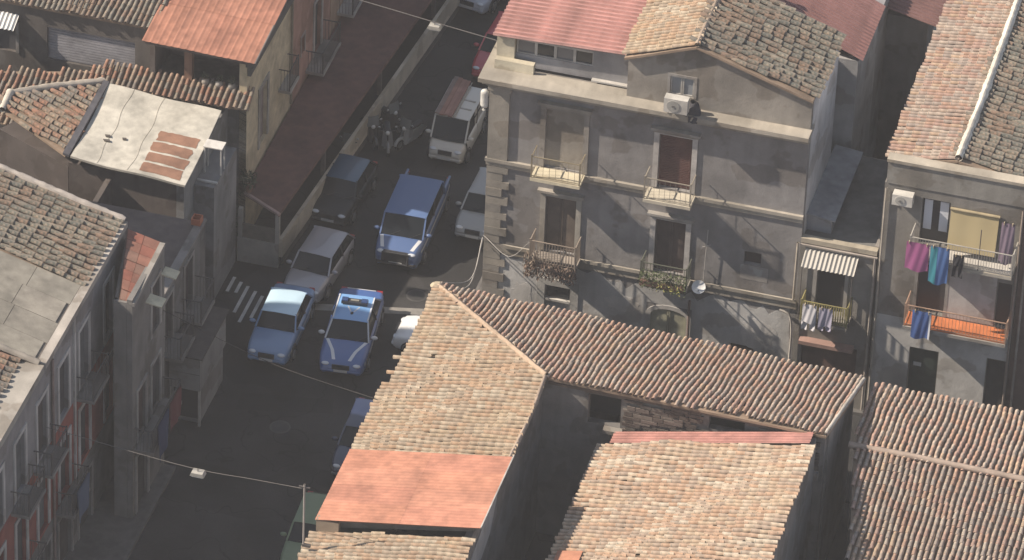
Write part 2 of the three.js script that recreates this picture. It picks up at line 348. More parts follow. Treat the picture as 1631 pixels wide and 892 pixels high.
// ================================================================ ground
struct('ground', box(-120, 120, -0.5, -0.12, -160, 90), M([.06, .058, .055], 0.95, { t: 'asphalt' }));
struct('road', [box(-8.9, -0.9, -0.115, 0, -60, 40), box(-30, -8.9, -0.115, -0.004, -2.6, 11.1), box(-0.9, 40, -0.115, -0.004, 0.22, 5.4)], M([.062, .06, .06], 0.9, { t: 'asphalt' }));
const paveM = grime(.15, .145, .14);
struct('pavement', [box(-0.9, 0, -0.11, 0.13, -60, 0.2), box(0, 30, -0.11, 0.126, 0, 0.2)], paveM);
struct('pavement', [box(-0.9, 0.2, -0.11, 0.13, 4.7, 40)], paveM);
struct('pavement', [box(-10.6, -8.6, -0.11, 0.13, 11.2, 40)], paveM);
struct('kerb', [box(-1.02, -0.902, -0.11, 0.135, -60, 0.2), box(-1.02, -0.902, -0.11, 0.135, 4.7, 40), box(-8.598, -8.48, -0.11, 0.135, 11.2, 40)], grime(.17, .165, .16));
const paintM = grime(.72, .72, .7);
struct('stop_line', slab([[-6.62, .004, 0.22], [-1.6, .004, -1.0], [-1.6, .004, -1.42], [-6.62, .004, -0.2]], .002), grime(.34, .33, .31));
{
  const z = thing('zebra_crossing', 'short row of worn white crossing stripes beside the light blue sedan', 'road marking', [-9.5, 0, 0]);
  for (const [x, a, b] of [[-10.45, -1.23, 0.01], [-10.06, -.89, .09], [-9.72, -.66, .07], [-9.39, -.48, 1.3], [-9.02, -.26, 1.84], [-8.68, -.05, 1.45]]) part('stripe', box(x - .065, x + .065, .0015, .006, a, b), paintM, z);
}

for (const [x, z, l] of [[-5.6, 7.6, 'round iron manhole cover in the road below the police saloon'], [-3.1, -1.9, 'round iron manhole cover before the blue pickup']]) {
  const t = thing('manhole_cover', l, 'manhole cover', [x, 0, z]);
  part('frame', new THREE.CylinderGeometry(.4, .4, .008, 24).translate(x, .006, z), grime(.1, .1, .1), t);
  part('lid', new THREE.CylinderGeometry(.33, .33, .006, 24).translate(x, .0135, z), metal(.07, .07, .07, .6), t);
}
struct('road_patch', slab([[-7.6, .004, 6.0], [-4.2, .004, 5.4], [-4.0, .004, 6.2], [-7.5, .004, 7.1]], .002), M([.042, .041, .041], .9, { t: 'asphalt' }));
struct('road_patch', slab([[-6.6, .004, 13.0], [-5.2, .004, 12.8], [-4.8, .004, 21], [-6.4, .004, 21]], .002), M([.075, .073, .072], .92, { t: 'asphalt' }));
// ================================================================ corner apartment house (stands at the street corner)
{
  const t = thing('corner_apartment_house', 'tall grey plastered corner house with balconies and pink veranda roof', 'house', [6, 0, -3]);
  const wall = plaster(.375, .365, .365), trim = plaster(.54, .5, .43), dark = plaster(.34, .32, .29), white = grime(.55, .53, .51);
  const arch = []; for (let i = 0; i <= 10; i++) { const a = Math.PI * (1 - i / 10); arch.push([7.2 + .7 * Math.cos(a), 2.72 + .33 * Math.sin(a)]); }
  part('wall', wallZ(rect(0, 12, 0, 12), 0, .35, [[2.15, 3.6, 8.5, 11.1], [6.45, 7.7, 8.5, 10.9], [2.28, 3.45, 4.72, 7.2], [6.5, 7.65, 4.72, 7.1], [9.9, 10.55, 5.78, 6.36], [2.4, 3.4, 0.1, 3.15], [[6.5, .1], ...arch, [7.9, .1]], [9.6, 10.5, .1, 2.05], [10.62, 10.95, 4.3, 4.5]]), wall, t);
  const low = []; for (let i = 0; i <= 48; i++) low.push([12 - i * .25, 4.02 + .14 * Math.sin(i * 1.7) + .1 * Math.sin(i * .6 + 1) - (i % 11 === 4 ? .35 : 0)]);
  part('limewash', wallZ([[.02, .12], [11.98, .12], ...low.slice(1, -1).map(([x, y]) => [x, Math.min(y, 4.18)])], .008, .005, [[2.12, 3.68, .13, 3.43], [6.33, 8.07, .13, 3.22], [9.58, 10.52, .13, 2.07], [10.6, 10.97, 3.93, 4.0]].slice(0, 3)), plaster(.72, .725, .72), t);
  part('wall', wallX([[-4.6, 0], [-.351, 0], [-.351, 13.3], [-4.6, 13.3]], 12, .3), plaster(.92, .93, .95), t);
  part('wall', [box(0, .3, 0, 12, -13, -.36), box(.31, 5.2, 0, 12.9, -13, -12.7), box(5.31, 11.69, 0, 13.2, -4.6, -4.4)], wall, t);
  part('terrace_floor', [box(.31, 5.3, 11.9, 12.05, -12.69, -.36), box(5.301, 11.69, 11.9, 12.05, -4.39, -.36)], grime(.3, .28, .26), t);
  // cornice, belt courses, corner pilaster
  part('cornice', [box(-.12, 12.05, 11.72, 11.86, .003, .2), box(-.25, 12.06, 11.863, 12.02, .003, .36), box(-.38, 12.07, 12.023, 12.2, -.5, .52), box(-.38, -.003, 12.0, 12.18, -13, -.51)], trim, t);
  part('belt_course', [box(-.1, 12.02, 8.3, 8.44, .003, .13), box(-.07, 12.01, 8.12, 8.297, .003, .08)], trim, t);
  part('belt_course', [box(.76, 12.02, 4.52, 4.66, .083, .15), box(.76, 12.01, 4.2, 4.517, .003, .08)], trim, t);
  part('pilaster', [box(-.03, .74, 8.45, 11.5, .004, .1), box(-.08, .8, 11.5, 11.718, .004, .16)], plaster(.46, .43, .38), t);
  const R = rng(4);
  for (let i = 0, y = .12; y < 8.05; i++) { const h = .3 + R() * .08, w = (i % 2 ? .56 : .78) + R() * .06, p = .05 + R() * .035, c = R(); part('quoin_stone', box(-.03, w, y, Math.min(y + h, 8.1) - .012, .004, p), c < .33 ? plaster(.45, .42, .37) : c < .66 ? plaster(.39, .365, .33) : plaster(.5, .46, .4), t); y += h; }
  // top floor
  openZ(t, 'blind_window', 2.15, 3.6, 8.5, 11.1, 0, plaster(.40, .37, .325), { frame: plaster(.40, .375, .34), fw: .2, fp: .1, hood: plaster(.46, .43, .38), depth: .05 });
  openZ(t, 'door', 6.45, 7.7, 8.5, 10.9, 0, grime(.16, .075, .065), { frame: white, fw: .2, hood: plaster(.55, .52, .48), slats: true, depth: .16 });
  balconyZ(t, 1.85, 3.75, 8.5, .133, .8, { mat: plaster(.84, .77, .58), rail: grime(.3, .26, .18), bars: .006, step: .24 });
  balconyZ(t, 6.15, 7.95, 8.5, .133, .8, { mat: plaster(.84, .78, .64), rail: grime(.33, .3, .25), bars: .006, step: .2 });
  // middle floor
  openZ(t, 'door', 2.28, 3.45, 4.72, 7.2, 0, grime(.19, .155, .13), { frame: plaster(.56, .53, .47), fw: .2, hood: plaster(.5, .47, .42), depth: .14, split: 2, splitMat: grime(.16, .13, .11) });
  openZ(t, 'door', 6.5, 7.65, 4.72, 7.1, 0, grime(.1, .075, .07), { frame: white, fw: .2, hood: plaster(.5, .48, .45), depth: .16, split: 2, splitMat: grime(.13, .1, .095) });
  balconyZ(t, 1.95, 3.75, 4.72, .153, .85, { mat: plaster(.45, .4, .35), rail: grime(.36, .3, .25), bars: .014, step: .11, h: 1.0 });
  balconyZ(t, 6.2, 8.0, 4.72, .153, .8, { mat: plaster(.42, .4, .36), rail: grime(.12, .13, .1), bars: .009 });
  openZ(t, 'window', 9.9, 10.55, 5.78, 6.36, 0, M([.06, .045, .04], .6), { depth: .2 });
  part('plaster_patch', box(9.8, 10.85, 5.1, 5.74, .002, .008), plaster(.55, .54, .53), t);
  // street floor
  const gd = openZ(t, 'door', 2.4, 3.4, .1, 3.15, 0, grime(.52, .53, .54), { frame: plaster(.6, .6, .58), fw: .3, depth: .08 });
  part('fanlight', box(2.45, 3.35, 2.55, 3.1, -.077, -.06), GLASS, gd);
  part('ledge', box(2.42, 3.38, 2.44, 2.53, -.077, .05), WHITEF, gd);
  openZ(t, 'door', 6.5, 7.9, .1, 3.05, 0, grime(.5, .5, .38), { depth: .03, split: 2, splitMat: grime(.42, .42, .32) });
  part('surround', ext(poly([[6.32, .1], ...arch.map(([x, y]) => [7.2 + (x - 7.2) * 1.26, 2.72 + (y - 2.72) * 1.55]), [8.08, .1]], [[[6.5, .101], ...arch, [7.9, .101]]]), .03).translate(0, 0, .003), plaster(.72, .71, .69), t);
  openZ(t, 'door', 9.6, 10.5, .1, 2.05, 0, grime(.12, .1, .09), { depth: .18 });
  openZ(t, 'vent', 10.62, 10.95, 4.3, 4.5, 0, M([.03, .03, .03], .9), { depth: .2 });
  for (const [a, b, c, d] of [[9.9, 11.4, 1.9, 3.5], [4.6, 6.2, 2.5, 3.3], [1.0, 2.0, 1.4, 3.2], [8.3, 9.3, .4, 1.5]]) {
    const pts = [], n = 18, cx = (a + b) / 2, cy = (c + d) / 2; for (let i = 0; i < n; i++) { const q = i / n * Math.PI * 2, r = .65 + .35 * R(); pts.push([cx + (b - a) / 2 * r * Math.cos(q), cy + (d - c) / 2 * r * Math.sin(q)]); }
    part('plaster_patch', ext(poly(pts), .006).translate(0, 0, .01), plaster(.8, .79, .77), t);
  }
  // pipes
  part('downpipe', rod([8.02, .2, .1], [7.98, 3.7, .1], .05), grime(.2, .14, .12), t);
  part('downpipe', tube([[11.88, .2, .12], [11.88, 3.6, .12], [11.75, 4.0, .14], [11.4, 4.1, .14]], .045), grime(.6, .57, .53), t);
  part('downpipe', rod([11.9, 4.7, .16], [11.92, 7.3, .16], .05), grime(.5, .45, .38), t);
  // veranda on the terrace
  part('veranda_wall', [box(.7, 3.62, 12.203, 12.74, -.9, -.75), box(3.621, 5.08, 12.203, 13.56, -.9, -.74), box(.7, 3.62, 13.38, 13.52, -.9, -.77)], plaster(.44, .44, .46), t);
  part('veranda_wall', [box(.02, .69, 12.203, 13.48, -.9, -.55), box(.02, 1.5, 12.203, 12.6, -.549, -.3), box(.02, .2, 12.203, 13.48, -7, -.901)], plaster(.80, .74, .58), t);
  part('ledge', box(3.63, 5.0, 12.203, 12.27, -.735, -.56), WHITEF, t);
  for (let i = 0; i < 4; i++) { const x0 = .72 + i * .73, w = part('window', box(x0 + .05, x0 + .68, 12.78, 13.3, -.86, -.84), i % 2 ? GLASS : M([.15, .15, .155], .3), t); part('frame', [box(x0, x0 + .05, 12.743, 13.379, -.88, -.78), box(x0 + .68, x0 + .728, 12.743, 13.379, -.88, -.78), box(x0 + .051, x0 + .679, 13.3, 13.379, -.88, -.78), box(x0 + .051, x0 + .679, 12.743, 12.78, -.88, -.78)], WHITEF, w); }
  part('corrugated_roof', corrugated([-.12, 13.55, -.42], [0, .1, -7.5], [5.25, .2, 0], .26, .09, 'rib', 4), metal(.64, .36, .33, .65), t);
  part('gutter', rod([-.1, 13.55, -.44], [5.1, 13.75, -.44], .03), grime(.5, .3, .28), t);
  // gable attic
  part('gable_wall', wallZ([[5.1, 12.203], [12, 12.203], [12, 13.5], [7.65, 14.95], [5.1, 13.95]], -.08, .3, [[6.7, 7.6, 12.62, 13.45]]), plaster(.40, .375, .34), t);
  part('gable_wall', [box(5.1, 5.3, 12.203, 13.9, -6, -.381)], plaster(.40, .375, .34), t);
  openZ(t, 'window', 6.7, 7.6, 12.62, 13.45, -.08, M([.25, .27, .29], .25), { split: 2, frame: plaster(.5, .48, .46), fw: .1, fp: .02, depth: .08 });
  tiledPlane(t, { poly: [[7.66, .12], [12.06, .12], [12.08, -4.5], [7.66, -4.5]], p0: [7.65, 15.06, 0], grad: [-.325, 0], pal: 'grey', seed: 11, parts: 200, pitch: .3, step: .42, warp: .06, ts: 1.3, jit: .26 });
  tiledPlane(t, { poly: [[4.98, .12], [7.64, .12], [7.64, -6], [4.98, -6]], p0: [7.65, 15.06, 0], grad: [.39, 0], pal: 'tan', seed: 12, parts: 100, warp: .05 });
  ridge(t, [[7.65, 15.12, .14], [7.65, 15.12, -6]], .1, grime(.42, .34, .27), 3);
}
// rear house with red sheet roof, behind the corner house
{
  const t = thing('rear_house', 'pale house with faded red corrugated roof behind the corner house', 'house', [10, 0, -9]);
  const w = plaster(.55, .56, .58);
  part('wall', [box(8.6, 12.55, 0, 11.75, -5.95, -5.65)], w, t);
  part('wall', [box(12.25, 12.55, 0, 11.75, -9.3, -5.96), box(8.6, 8.9, 0, 13.3, -9.3, -5.96)], w, t);
  part('corrugated_roof', corrugated([8.4, 13.75, -5.5], [0, 0, -3.9], [4.35, -1.85, 0], .22, .05, 'rib', 4), metal(.5, .27, .25, .65), t);
  part('wall', [box(8.6, 12.3, 0, 10.5, -13, -9.35)], plaster(.4, .4, .42), t);
}
{
  const t = thing('back_house', 'dark walled house with brown sheet roof at the far end of the alley', 'house', [12, 0, -15]);
  part('wall', box(10.5, 13.9, 0, 9.5, -20, -12.5), plaster(.3, .29, .29), t);
  part('corrugated_roof', corrugated([10.4, 10.4, -12.2], [0, 0, -8], [3.9, -.9, 0], .24, .05, 'rib', 3), metal(.3, .17, .16, .7), t);
  part('door', box(13.901, 13.94, 6.4, 8.4, -14.4, -13.6), grime(.5, .55, .55), t);
}
// ================================================================ small house with the terrace
{
  const t = thing('terrace_house', 'narrow grey house with roof terrace and striped awning over a balcony', 'house', [13.4, 0, -3]);
  const w = plaster(.35, .335, .31);
  part('wall', wallZ(rect(12.003, 14.86, 0, 7.25), 0, .3, [[12.7, 13.75, 4.3, 6.25], [12.3, 14.42, .1, 2.85]]), w, t);
  part('wall', box(12.31, 14.86, 0, 7.2, -6.2, -5.9), w, t);
  part('terrace_floor', box(12.02, 14.96, 7.1, 7.3, -6, -.31), grime(.2, .2, .195), t);
  part('parapet', [box(12.003, 14.86, 7.253, 7.45, -.24, .03)], plaster(.6, .54, .43), t);
  part('parapet', [box(14.72, 14.9, 7.303, 7.5, -5.5, -.241)], plaster(.46, .43, .4), t);
  const lean = part('lean_to', box(12.01, 12.95, 7.303, 7.95, -5.2, -.75), plaster(.42, .44, .48), t);
  part('roof_sheet', slab([[12.01, 8.12, -.6], [13.1, 8.0, -.6], [13.1, 8.0, -5.3], [12.01, 8.12, -5.3]], .05), grime(.36, .38, .42), lean);
  openZ(t, 'door', 12.7, 13.75, 4.3, 6.25, 0, M([.035, .033, .035], .5), { frame: plaster(.5, .48, .45), fw: .14, depth: .18 });
  balconyZ(t, 12.3, 14.1, 4.3, .003, .82, { mat: plaster(.36, .34, .31), rail: grime(.36, .32, .13), bars: .02, step: .09, h: .9 });
  const g = openZ(t, 'garage_door', 12.3, 14.42, .1, 2.85, 0, grime(.13, .075, .06), { depth: .16 });
  part('lintel', box(12.25, 14.3, 2.86, 3.02, .003, .34), plaster(.5, .32, .27), g);
  part('awning', corrugated([12.2, 7.0, .02], [2.0, 0, 0], [0, -.35, .72], .165, .06, 'wave', 4), M([.42, .4, .36], .7), t);
  part('awning_bracket', [rod([12.24, 6.64, .7], [12.24, 4.3, .72], .018), rod([14.14, 6.64, .7], [14.14, 4.3, .72], .018)], IRON, t);
  part('gutter', rod([12.0, 7.2, .08], [14.9, 7.2, .08], .04), grime(.45, .4, .36), t);
  part('downpipe', rod([14.8, .2, .1], [14.82, 7.2, .1], .045), grime(.42, .38, .34), t);
}
// ================================================================ house with the laundry balconies
{
  const t = thing('balcony_house', 'house with two long balconies, orange balcony floor and tiled roof behind parapet', 'house', [17.5, 0, -5]);
  const w = plaster(.36, .345, .32), pale = plaster(.74, .73, .72);
  part('wall', wallZ(rect(14.92, 20.1, 0, 10.6), 0, .3, [[16.35, 17.4, 8.2, 10.2], [16.45, 17.5, 5.1, 7.3], [19.42, 19.95, 5.1, 7.1], [16.4, 17.47, .1, 3.45], [19.3, 20.0, .1, 3.6]]), w, t);
  part('wall', [wallX(rect(-12.5, -.31, 0, 11.4), 15.22, .3), box(19.8, 20.1, 0, 11, -12.5, -.31)], w, t);
  part('parapet', [box(14.98, 20.15, 10.603, 11.55, -.3, .04)], plaster(.43, .42, .39), t);
  part('coping', box(14.94, 20.2, 11.553, 11.68, -.36, .1), plaster(.66, .6, .5), t);
  part('painted_wall', box(17.52, 19.38, 5.12, 7.9, .002, .012), pale, t);
  part('painted_wall', wallZ(rect(14.98, 20.05, .15, 4.7), .006, .004, [[16.38, 17.49, .16, 3.47], [19.28, 20.02, .16, 3.62]]), plaster(.8, .8, .79), t);
  const win = openZ(t, 'window', 16.35, 17.4, 8.2, 10.2, 0, M([.03, .03, .033], .35), { depth: .2 });
  part('curtain', [box(16.42, 16.72, 8.75, 10.05, -.197, -.17), box(17.0, 17.32, 8.75, 10.05, -.197, -.17)], M([.6, .62, .66], .9), win);
  const bl = part('roller_blind', corrugated([17.45, 10.02, .06], [1.78, 0, 0], [0, -1.6, .3], .9, .012, 'wave', 4, .03), M([.44, .36, .2], .9), t);
  part('blind_roll', rod([17.42, 10.02, .08], [19.26, 10.02, .08], .06), grime(.45, .38, .24), bl);
  const b1 = balconyZ(t, 16.15, 20.02, 8.1, .013, .95, { mat: plaster(.6, .57, .5), rail: grime(.5, .48, .44), bars: .008, step: .1, floor: grime(.66, .64, .6) });
  const b2 = balconyZ(t, 16.2, 20.05, 5.05, .013, .95, { mat: plaster(.55, .53, .5), rail: grime(.45, .3, .22), bars: .007, step: .13, floor: grime(.68, .22, .08) });
  openZ(t, 'door', 16.45, 17.5, 5.1, 7.3, 0, M([.04, .04, .043], .4), { frame: plaster(.5, .49, .47), fw: .12, depth: .2, fp: .02 });
  openZ(t, 'door', 19.42, 19.95, 5.1, 7.1, 0, M([.035, .033, .035], .5), { depth: .16 });
  const gd = openZ(t, 'door', 16.4, 17.47, .1, 3.45, 0, grime(.025, .045, .038), { depth: .14 });
  part('notice', box(16.55, 16.85, 2.55, 2.72, -.137, -.13), M([.5, .5, .48], .8), gd);
  openZ(t, 'door', 19.3, 20.0, .1, 3.6, 0, grime(.06, .06, .065), { depth: .14 });
  part('downpipe', rod([15.02, .2, .08], [15.0, 10.4, .08], .04), grime(.5, .46, .4), t);
  part('downpipe', rod([20.06, .2, .1], [20.08, 10.5, .1], .045), grime(.36, .3, .26), t);
  part('pole', rod([18.75, 8.1, .9], [18.75, 9.9, .9], .02), IRON, t);
  const see = (x, z) => z > -11;
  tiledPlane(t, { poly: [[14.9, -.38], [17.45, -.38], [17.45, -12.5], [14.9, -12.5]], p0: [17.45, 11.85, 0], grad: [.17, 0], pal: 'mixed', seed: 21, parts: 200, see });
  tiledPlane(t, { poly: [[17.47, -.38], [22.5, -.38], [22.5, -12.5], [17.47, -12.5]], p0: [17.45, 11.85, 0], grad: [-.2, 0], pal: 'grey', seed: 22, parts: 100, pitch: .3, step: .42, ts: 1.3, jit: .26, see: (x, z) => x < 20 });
  ridge(t, [[17.46, 11.93, -.4], [17.5, 11.93, -5], [17.42, 11.93, -12.5]], .15, grime(.86, .81, .72), 5);
  const R = rng(8); for (const [x, z] of [[19.6, -4.2], [19.8, -4.9], [20.1, -4.4], [19.5, -5.4]]) part('clay_patch', slab([[x - .35, 11.85 - .2 * (x - .35 - 17.45) + .13, z], [x + .35, 11.85 - .2 * (x + .35 - 17.45) + .13, z], [x + .35, 11.85 - .2 * (x + .35 - 17.45) + .13, z - .5], [x - .35, 11.85 - .2 * (x - .35 - 17.45) + .13, z - .5]], .05), grime(.5, .22, .14), t);
}
{
  const t = thing('brown_house', 'reddish brown rendered house at the far right edge beside the balconies', 'house', [22, 0, -2]);
  part('wall', box(20.12, 25, 0, 10.5, -.6, -.05), plaster(.24, .17, .15), t);
  part('wall', box(20.12, 25, 0, 10.4, -6, -.61), plaster(.24, .17, .15), t);
  part('downpipe', rod([20.35, .2, .02], [20.35, 10.4, .02], .05), grime(.4, .36, .33), t);
}
// ================================================================ courtyard house in front
{
  const t = thing('courtyard_house', 'low stone courtyard house with a hipped barrel tile roof at the street corner', 'house', [5, 0, 12]);
  const stone = plaster(.30, .255, .22), rend = plaster(.30, .29, .285);
  part('wall', [box(-.15, .15, 0, 5.9, 5.5, 26), box(.151, 15.4, 0, 5.9, 5.95, 6.2)], stone, t);
  part('wall', wallZ([[5.0, 0], [15.42, 0], [15.42, 6.95], [5.0, 7.0]], 10.7, .3, [[6.78, 7.98, 5.46, 6.78], [11.2, 12.5, 6.2, 6.8]]), rend, t);
  part('wall', [wallX(rect(10.701, 15.9, 0, 7.0), 5.08, .25), wallX(rect(15.901, 26, 0, 6.85), 5.08, .25)], rend, t);
  part('wall', [wallX([[5.95, 0], [10.399, 0], [10.399, 6.9], [5.95, 5.9]], 15.5, .25)], rend, t);
  part('wall_panel', ext(poly([[-16.4, 6.85], [-18.6, 6.3], [-22, 5.4], [-22, 3.2], [-20.2, 4.5], [-17.6, 5.2]]), .03).rotateY(Math.PI / 2).translate(5.083, 0, 0), plaster(.62, .63, .64), t);
  for (const [a, b, c, d] of [[6.78, 7.98, 5.46, 6.78], [11.2, 12.5, 6.2, 6.8]]) { const o = part('opening', [box(a - .1, b + .1, c - .1, d + .1, 9.7, 9.9)], M([.02, .02, .02], 1), t); part('lintel', box(a - .15, b + .15, d + .003, d + .14, 10.703, 10.76), grime(.2, .17, .15), o); }
  part('ledge', box(7.4, 8.1, 5.3, 5.45, 10.703, 11.0), plaster(.5, .47, .43), t);
  // rubble stones of the courtyard wall
  const R = rng(71), sm3 = [plaster(.2, .165, .145), plaster(.25, .21, .19), plaster(.17, .14, .125), plaster(.3, .265, .235)];
  for (let y = 5.35, row = 0; y < 6.9; row++) {
    const h = .12 + R() * .07;
    for (let x = 8.05 + R() * .2; x < 15.2;) { const w = .28 + R() * .5, p = .05 + R() * .06; const gap = x < 12.62 && x + w > 11.1 && y + h > 6.1; if (!gap && R() > .06) part('stone', box(x, Math.min(x + w, 15.3) - .03, y, y + h - .025, 10.702, 10.7 + p), sm3[Math.floor(R() * 4)], t); x += w; }
    y += h;
  }
  const hip = [5.22, 10.84];
  tiledPlane(t, { poly: [[-.42, 5.17], [15.85, 5.88], [15.5, 11.0], [hip[0], hip[1]]], p0: [-.42, 6, 5.17], grad: [-.0097, .2212], pal: 'mixed', seed: 31, parts: 170, pitch: .208, ts: .95 });
  tiledPlane(t, { poly: [[-.45, 5.17], [hip[0], hip[1]], [5.24, 16.15], [-.45, 16.0]], p0: [-.42, 6, 5.17], grad: [.2135, -.004], pal: 'tan', seed: 32, parts: 130, warp: .08, jit: .2, ts: 1.1 });
  tiledPlane(t, { poly: [[-.5, 20.1], [5.2, 20.4], [5.2, 27], [-.5, 27]], p0: [-.45, 5.78, 20], grad: [.2135, 0], pal: 'tan', seed: 33, parts: 0, jit: .2, ts: 1.1 });
  ridge(t, [[-.4, 6.06, 5.2], [2.4, 6.66, 8.0], [5.22, 7.26, 10.84]], .1, grime(.52, .40, .3), 7, 'hip_mortar');
  ridge(t, [[5.2, 7.26, 10.9], [5.3, 7.22, 13], [5.24, 7.2, 16.1]], .08, grime(.4, .32, .26), 8, 'verge_mortar');
  ridge(t, [[15.8, 6.08, 5.95], [15.46, 7.16, 10.95]], .07, grime(.6, .57, .52), 9, 'verge_mortar');
  part('corner_stone', new THREE.DodecahedronGeometry(.24, 0).scale(1.1, .45, .9).rotateY(.5).translate(-.4, 6.06, 5.24), grime(.55, .47, .34), t);
  part('eave_beam', box(5.3, 15.4, 6.87, 6.97, 10.72, 10.8), grime(.2, .15, .12), t);
  // clay coloured sheet roof over part of the street wing
  const os = part('sheet_roof', slab([[-.44, 6.34, 16.05], [5.4, 7.53, 16.2], [5.4, 7.53, 20.3], [-.44, 6.34, 20.12]], .06), grime(.3, .16, .11), t);
  const om = [M([.60, .28, .19], .85, { t: 'grime' }), M([.585, .27, .19], .85, { t: 'grime' }), M([.62, .295, .205], .85, { t: 'grime' })];
  for (let i = 0; i < 4; i++) for (let j = 0; j < 2; j++) { const u = j ? .49 : 0, w = j ? .51 : .51, z = 16 + i * 1.05, h = .004 * (i % 2) + .005 * (1 - j); part('roof_sheet', corrugated([-.5 + 5.95 * u, 6.36 + 1.2 * u + h, z + .15 * u], [0, .004, 1.07], [5.95 * w, 1.2 * w, .15 * w], .178, .016, 'wave', 3), om[(i * 2 + j) % 3], os); }
  part('edge_strip', [bar([5.47, 7.585, 16.1], [5.47, 7.585, 20.35], .04, .06)], WHITEF, os);
  part('wall', [slab([[-.2, 6.3, 16.2], [5.1, 7.4, 16.3], [5.1, 7.4, 19.9], [-.2, 6.3, 19.9]], .42)], plaster(.3, .28, .25), t);
  part('gable_block', box(-.46, .35, 5.8, 6.4, 19.92, 20.2), plaster(.52, .42, .32), t);
}
// ================================================================ tan tiled house inside the courtyard
{
  const t = thing('tan_roof_house', 'low house with pale tan tiles and a pink sheet strip below the courtyard wall', 'house', [11.4, 0, 17]);
  const w = plaster(.36, .35, .34);
  part('wall', [box(7.95, 8.2, 0, 5.2, 10.95, 26), wallX(rect(10.95, 26, 0, 6.9), 15.15, .25)], w, t);
  tiledPlane(t, { poly: [[7.6, 11.5], [15.25, 11.5], [15.25, 26], [7.6, 26]], p0: [7.75, 5.32, 11], grad: [.237, 0], pal: 'pale', seed: 41, parts: 300, warp: .09, jit: .24, ts: 1.12, see: (x, z) => z < 19 });
  part('corrugated_roof', corrugated([7.85, 5.42, 11.62], [0, 0, -.66], [7.2, 1.706, 0], .16, .04, 'wave', 4), metal(.5, .25, .22, .7), t);
  part('flashing', box(8.0, 15.3, 5.0, 5.32, 10.77, 10.94), plaster(.45, .42, .39), t);
  part('clay_patch', slab([[7.7, 5.5, 18.2], [8.6, 5.71, 18.2], [8.6, 5.71, 19.1], [7.7, 5.5, 19.1]], .05), grime(.6, .28, .18), t);
}
// ================================================================ barrel roof house at the lower right
{
  const t = thing('barrel_roof_house', 'house with long barrel tile roof and mortar ridge at lower right', 'house', [19, 0, 12]);
  part('wall', [box(16.3, 26, 0, 5.45, 5.9, 9.6), box(17.6, 26, 0, 3.6, 9.61, 16)], plaster(.36, .34, .31), t);
  tiledPlane(t, { poly: [[16.12, 5.62], [26, 5.6], [26, 9.78], [16.25, 9.62]], p0: [16, 5.58, 5.6], grad: [0, .06], pal: 'mixed', seed: 51, parts: 140, ts: .97, see: (x, z) => x > 16 && x < 22.3 });
  tiledPlane(t, { poly: [[16.3, 9.66], [26, 9.82], [26, 24], [19.3, 24], [17.35, 14.8]], p0: [16, 5.82, 9.66], grad: [0, -.2], pal: 'mixed', seed: 52, parts: 160, ts: .97, see: (x, z) => x > 16 && x < 22.8 && z < 15 });
  ridge(t, [[16.1, 5.9, 9.64], [19, 5.93, 9.68], [26, 5.92, 9.8]], .11, grime(.47, .38, .32), 10);
}
// ================================================================ cream house with the orange roof (upper left)
{
  const t = thing('cream_house', 'cream house with bright orange sheet roof and dark open loggia', 'house', [-12.3, 0, -8]);
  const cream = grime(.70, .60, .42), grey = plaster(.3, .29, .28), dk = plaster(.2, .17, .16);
  part('wall', wallX(rect(-9.1, -3.3, 0, 8.2), -10.4, .3, [[-5.9, -4.95, 3.3, 5.9]]), cream, t);
  part('wall', [wallZ(rect(-14.3, -10.41, 0, 6.7), -3.3, .3)], grey, t);
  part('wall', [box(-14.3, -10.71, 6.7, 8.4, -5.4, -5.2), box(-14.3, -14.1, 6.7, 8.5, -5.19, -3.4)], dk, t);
  part('loggia_floor', box(-14.3, -10.71, 6.55, 6.7, -5.19, -3.61), grime(.2, .18, .16), t);
  part('column', box(-12.95, -12.65, 6.72, 8.5, -3.75, -3.45), plaster(.36, .22, .16), t);
  part('column', box(-10.72, -10.42, 6.72, 8.4, -3.75, -3.32), grey, t);
  part('fascia', [box(-10.36, -10.22, 7.75, 8.5, -14.6, -3.2), box(-10.4, -10.1, 8.2, 8.42, -14.6, -3.1)], plaster(.16, .155, .15), t);
  const rf = part('sheet_roof', slab([[-14.4, 8.68, -2.9], [-10.0, 8.56, -2.9], [-10.0, 9.74, -14.7], [-14.4, 9.86, -14.7]], .1), grime(.16, .13, .12), t);
  const om = [M([.47, .22, .15], .85, { t: 'grime' }), M([.455, .21, .145], .85, { t: 'grime' }), M([.485, .23, .16], .85, { t: 'grime' })];
  for (let i = 0; i < 4; i++) for (let j = 0; j < 5; j++) { const h = .01 * (i % 2) + .014 * j; part('roof_sheet', corrugated([-14.45 + 1.125 * i, 8.72 - .03 * i + .24 * j + h, -2.85 - 2.4 * j], [1.14, -.03, 0], [0, .242, -2.43], .285, .016, 'rib', 3), om[(i * 2 + j) % 3], rf); }
  part('gutter', rod([-9.96, 8.58, -2.85], [-9.96, 9.7, -14.7], .05), grime(.2, .18, .17), rf);
  openX(t, 'door', -5.9, -4.95, 3.3, 5.9, -10.4, grime(.3, .26, .26), { frame: plaster(.66, .63, .58), fw: .2 });
  part('downpipe', rod([-10.32, 2.8, -8.9], [-10.32, 7.7, -8.9], .05), grime(.3, .26, .2), t);
  balconyX(t, -8.6, -7.4, 4.4, -10.4, .5, { mat: plaster(.6, .57, .53) });
}
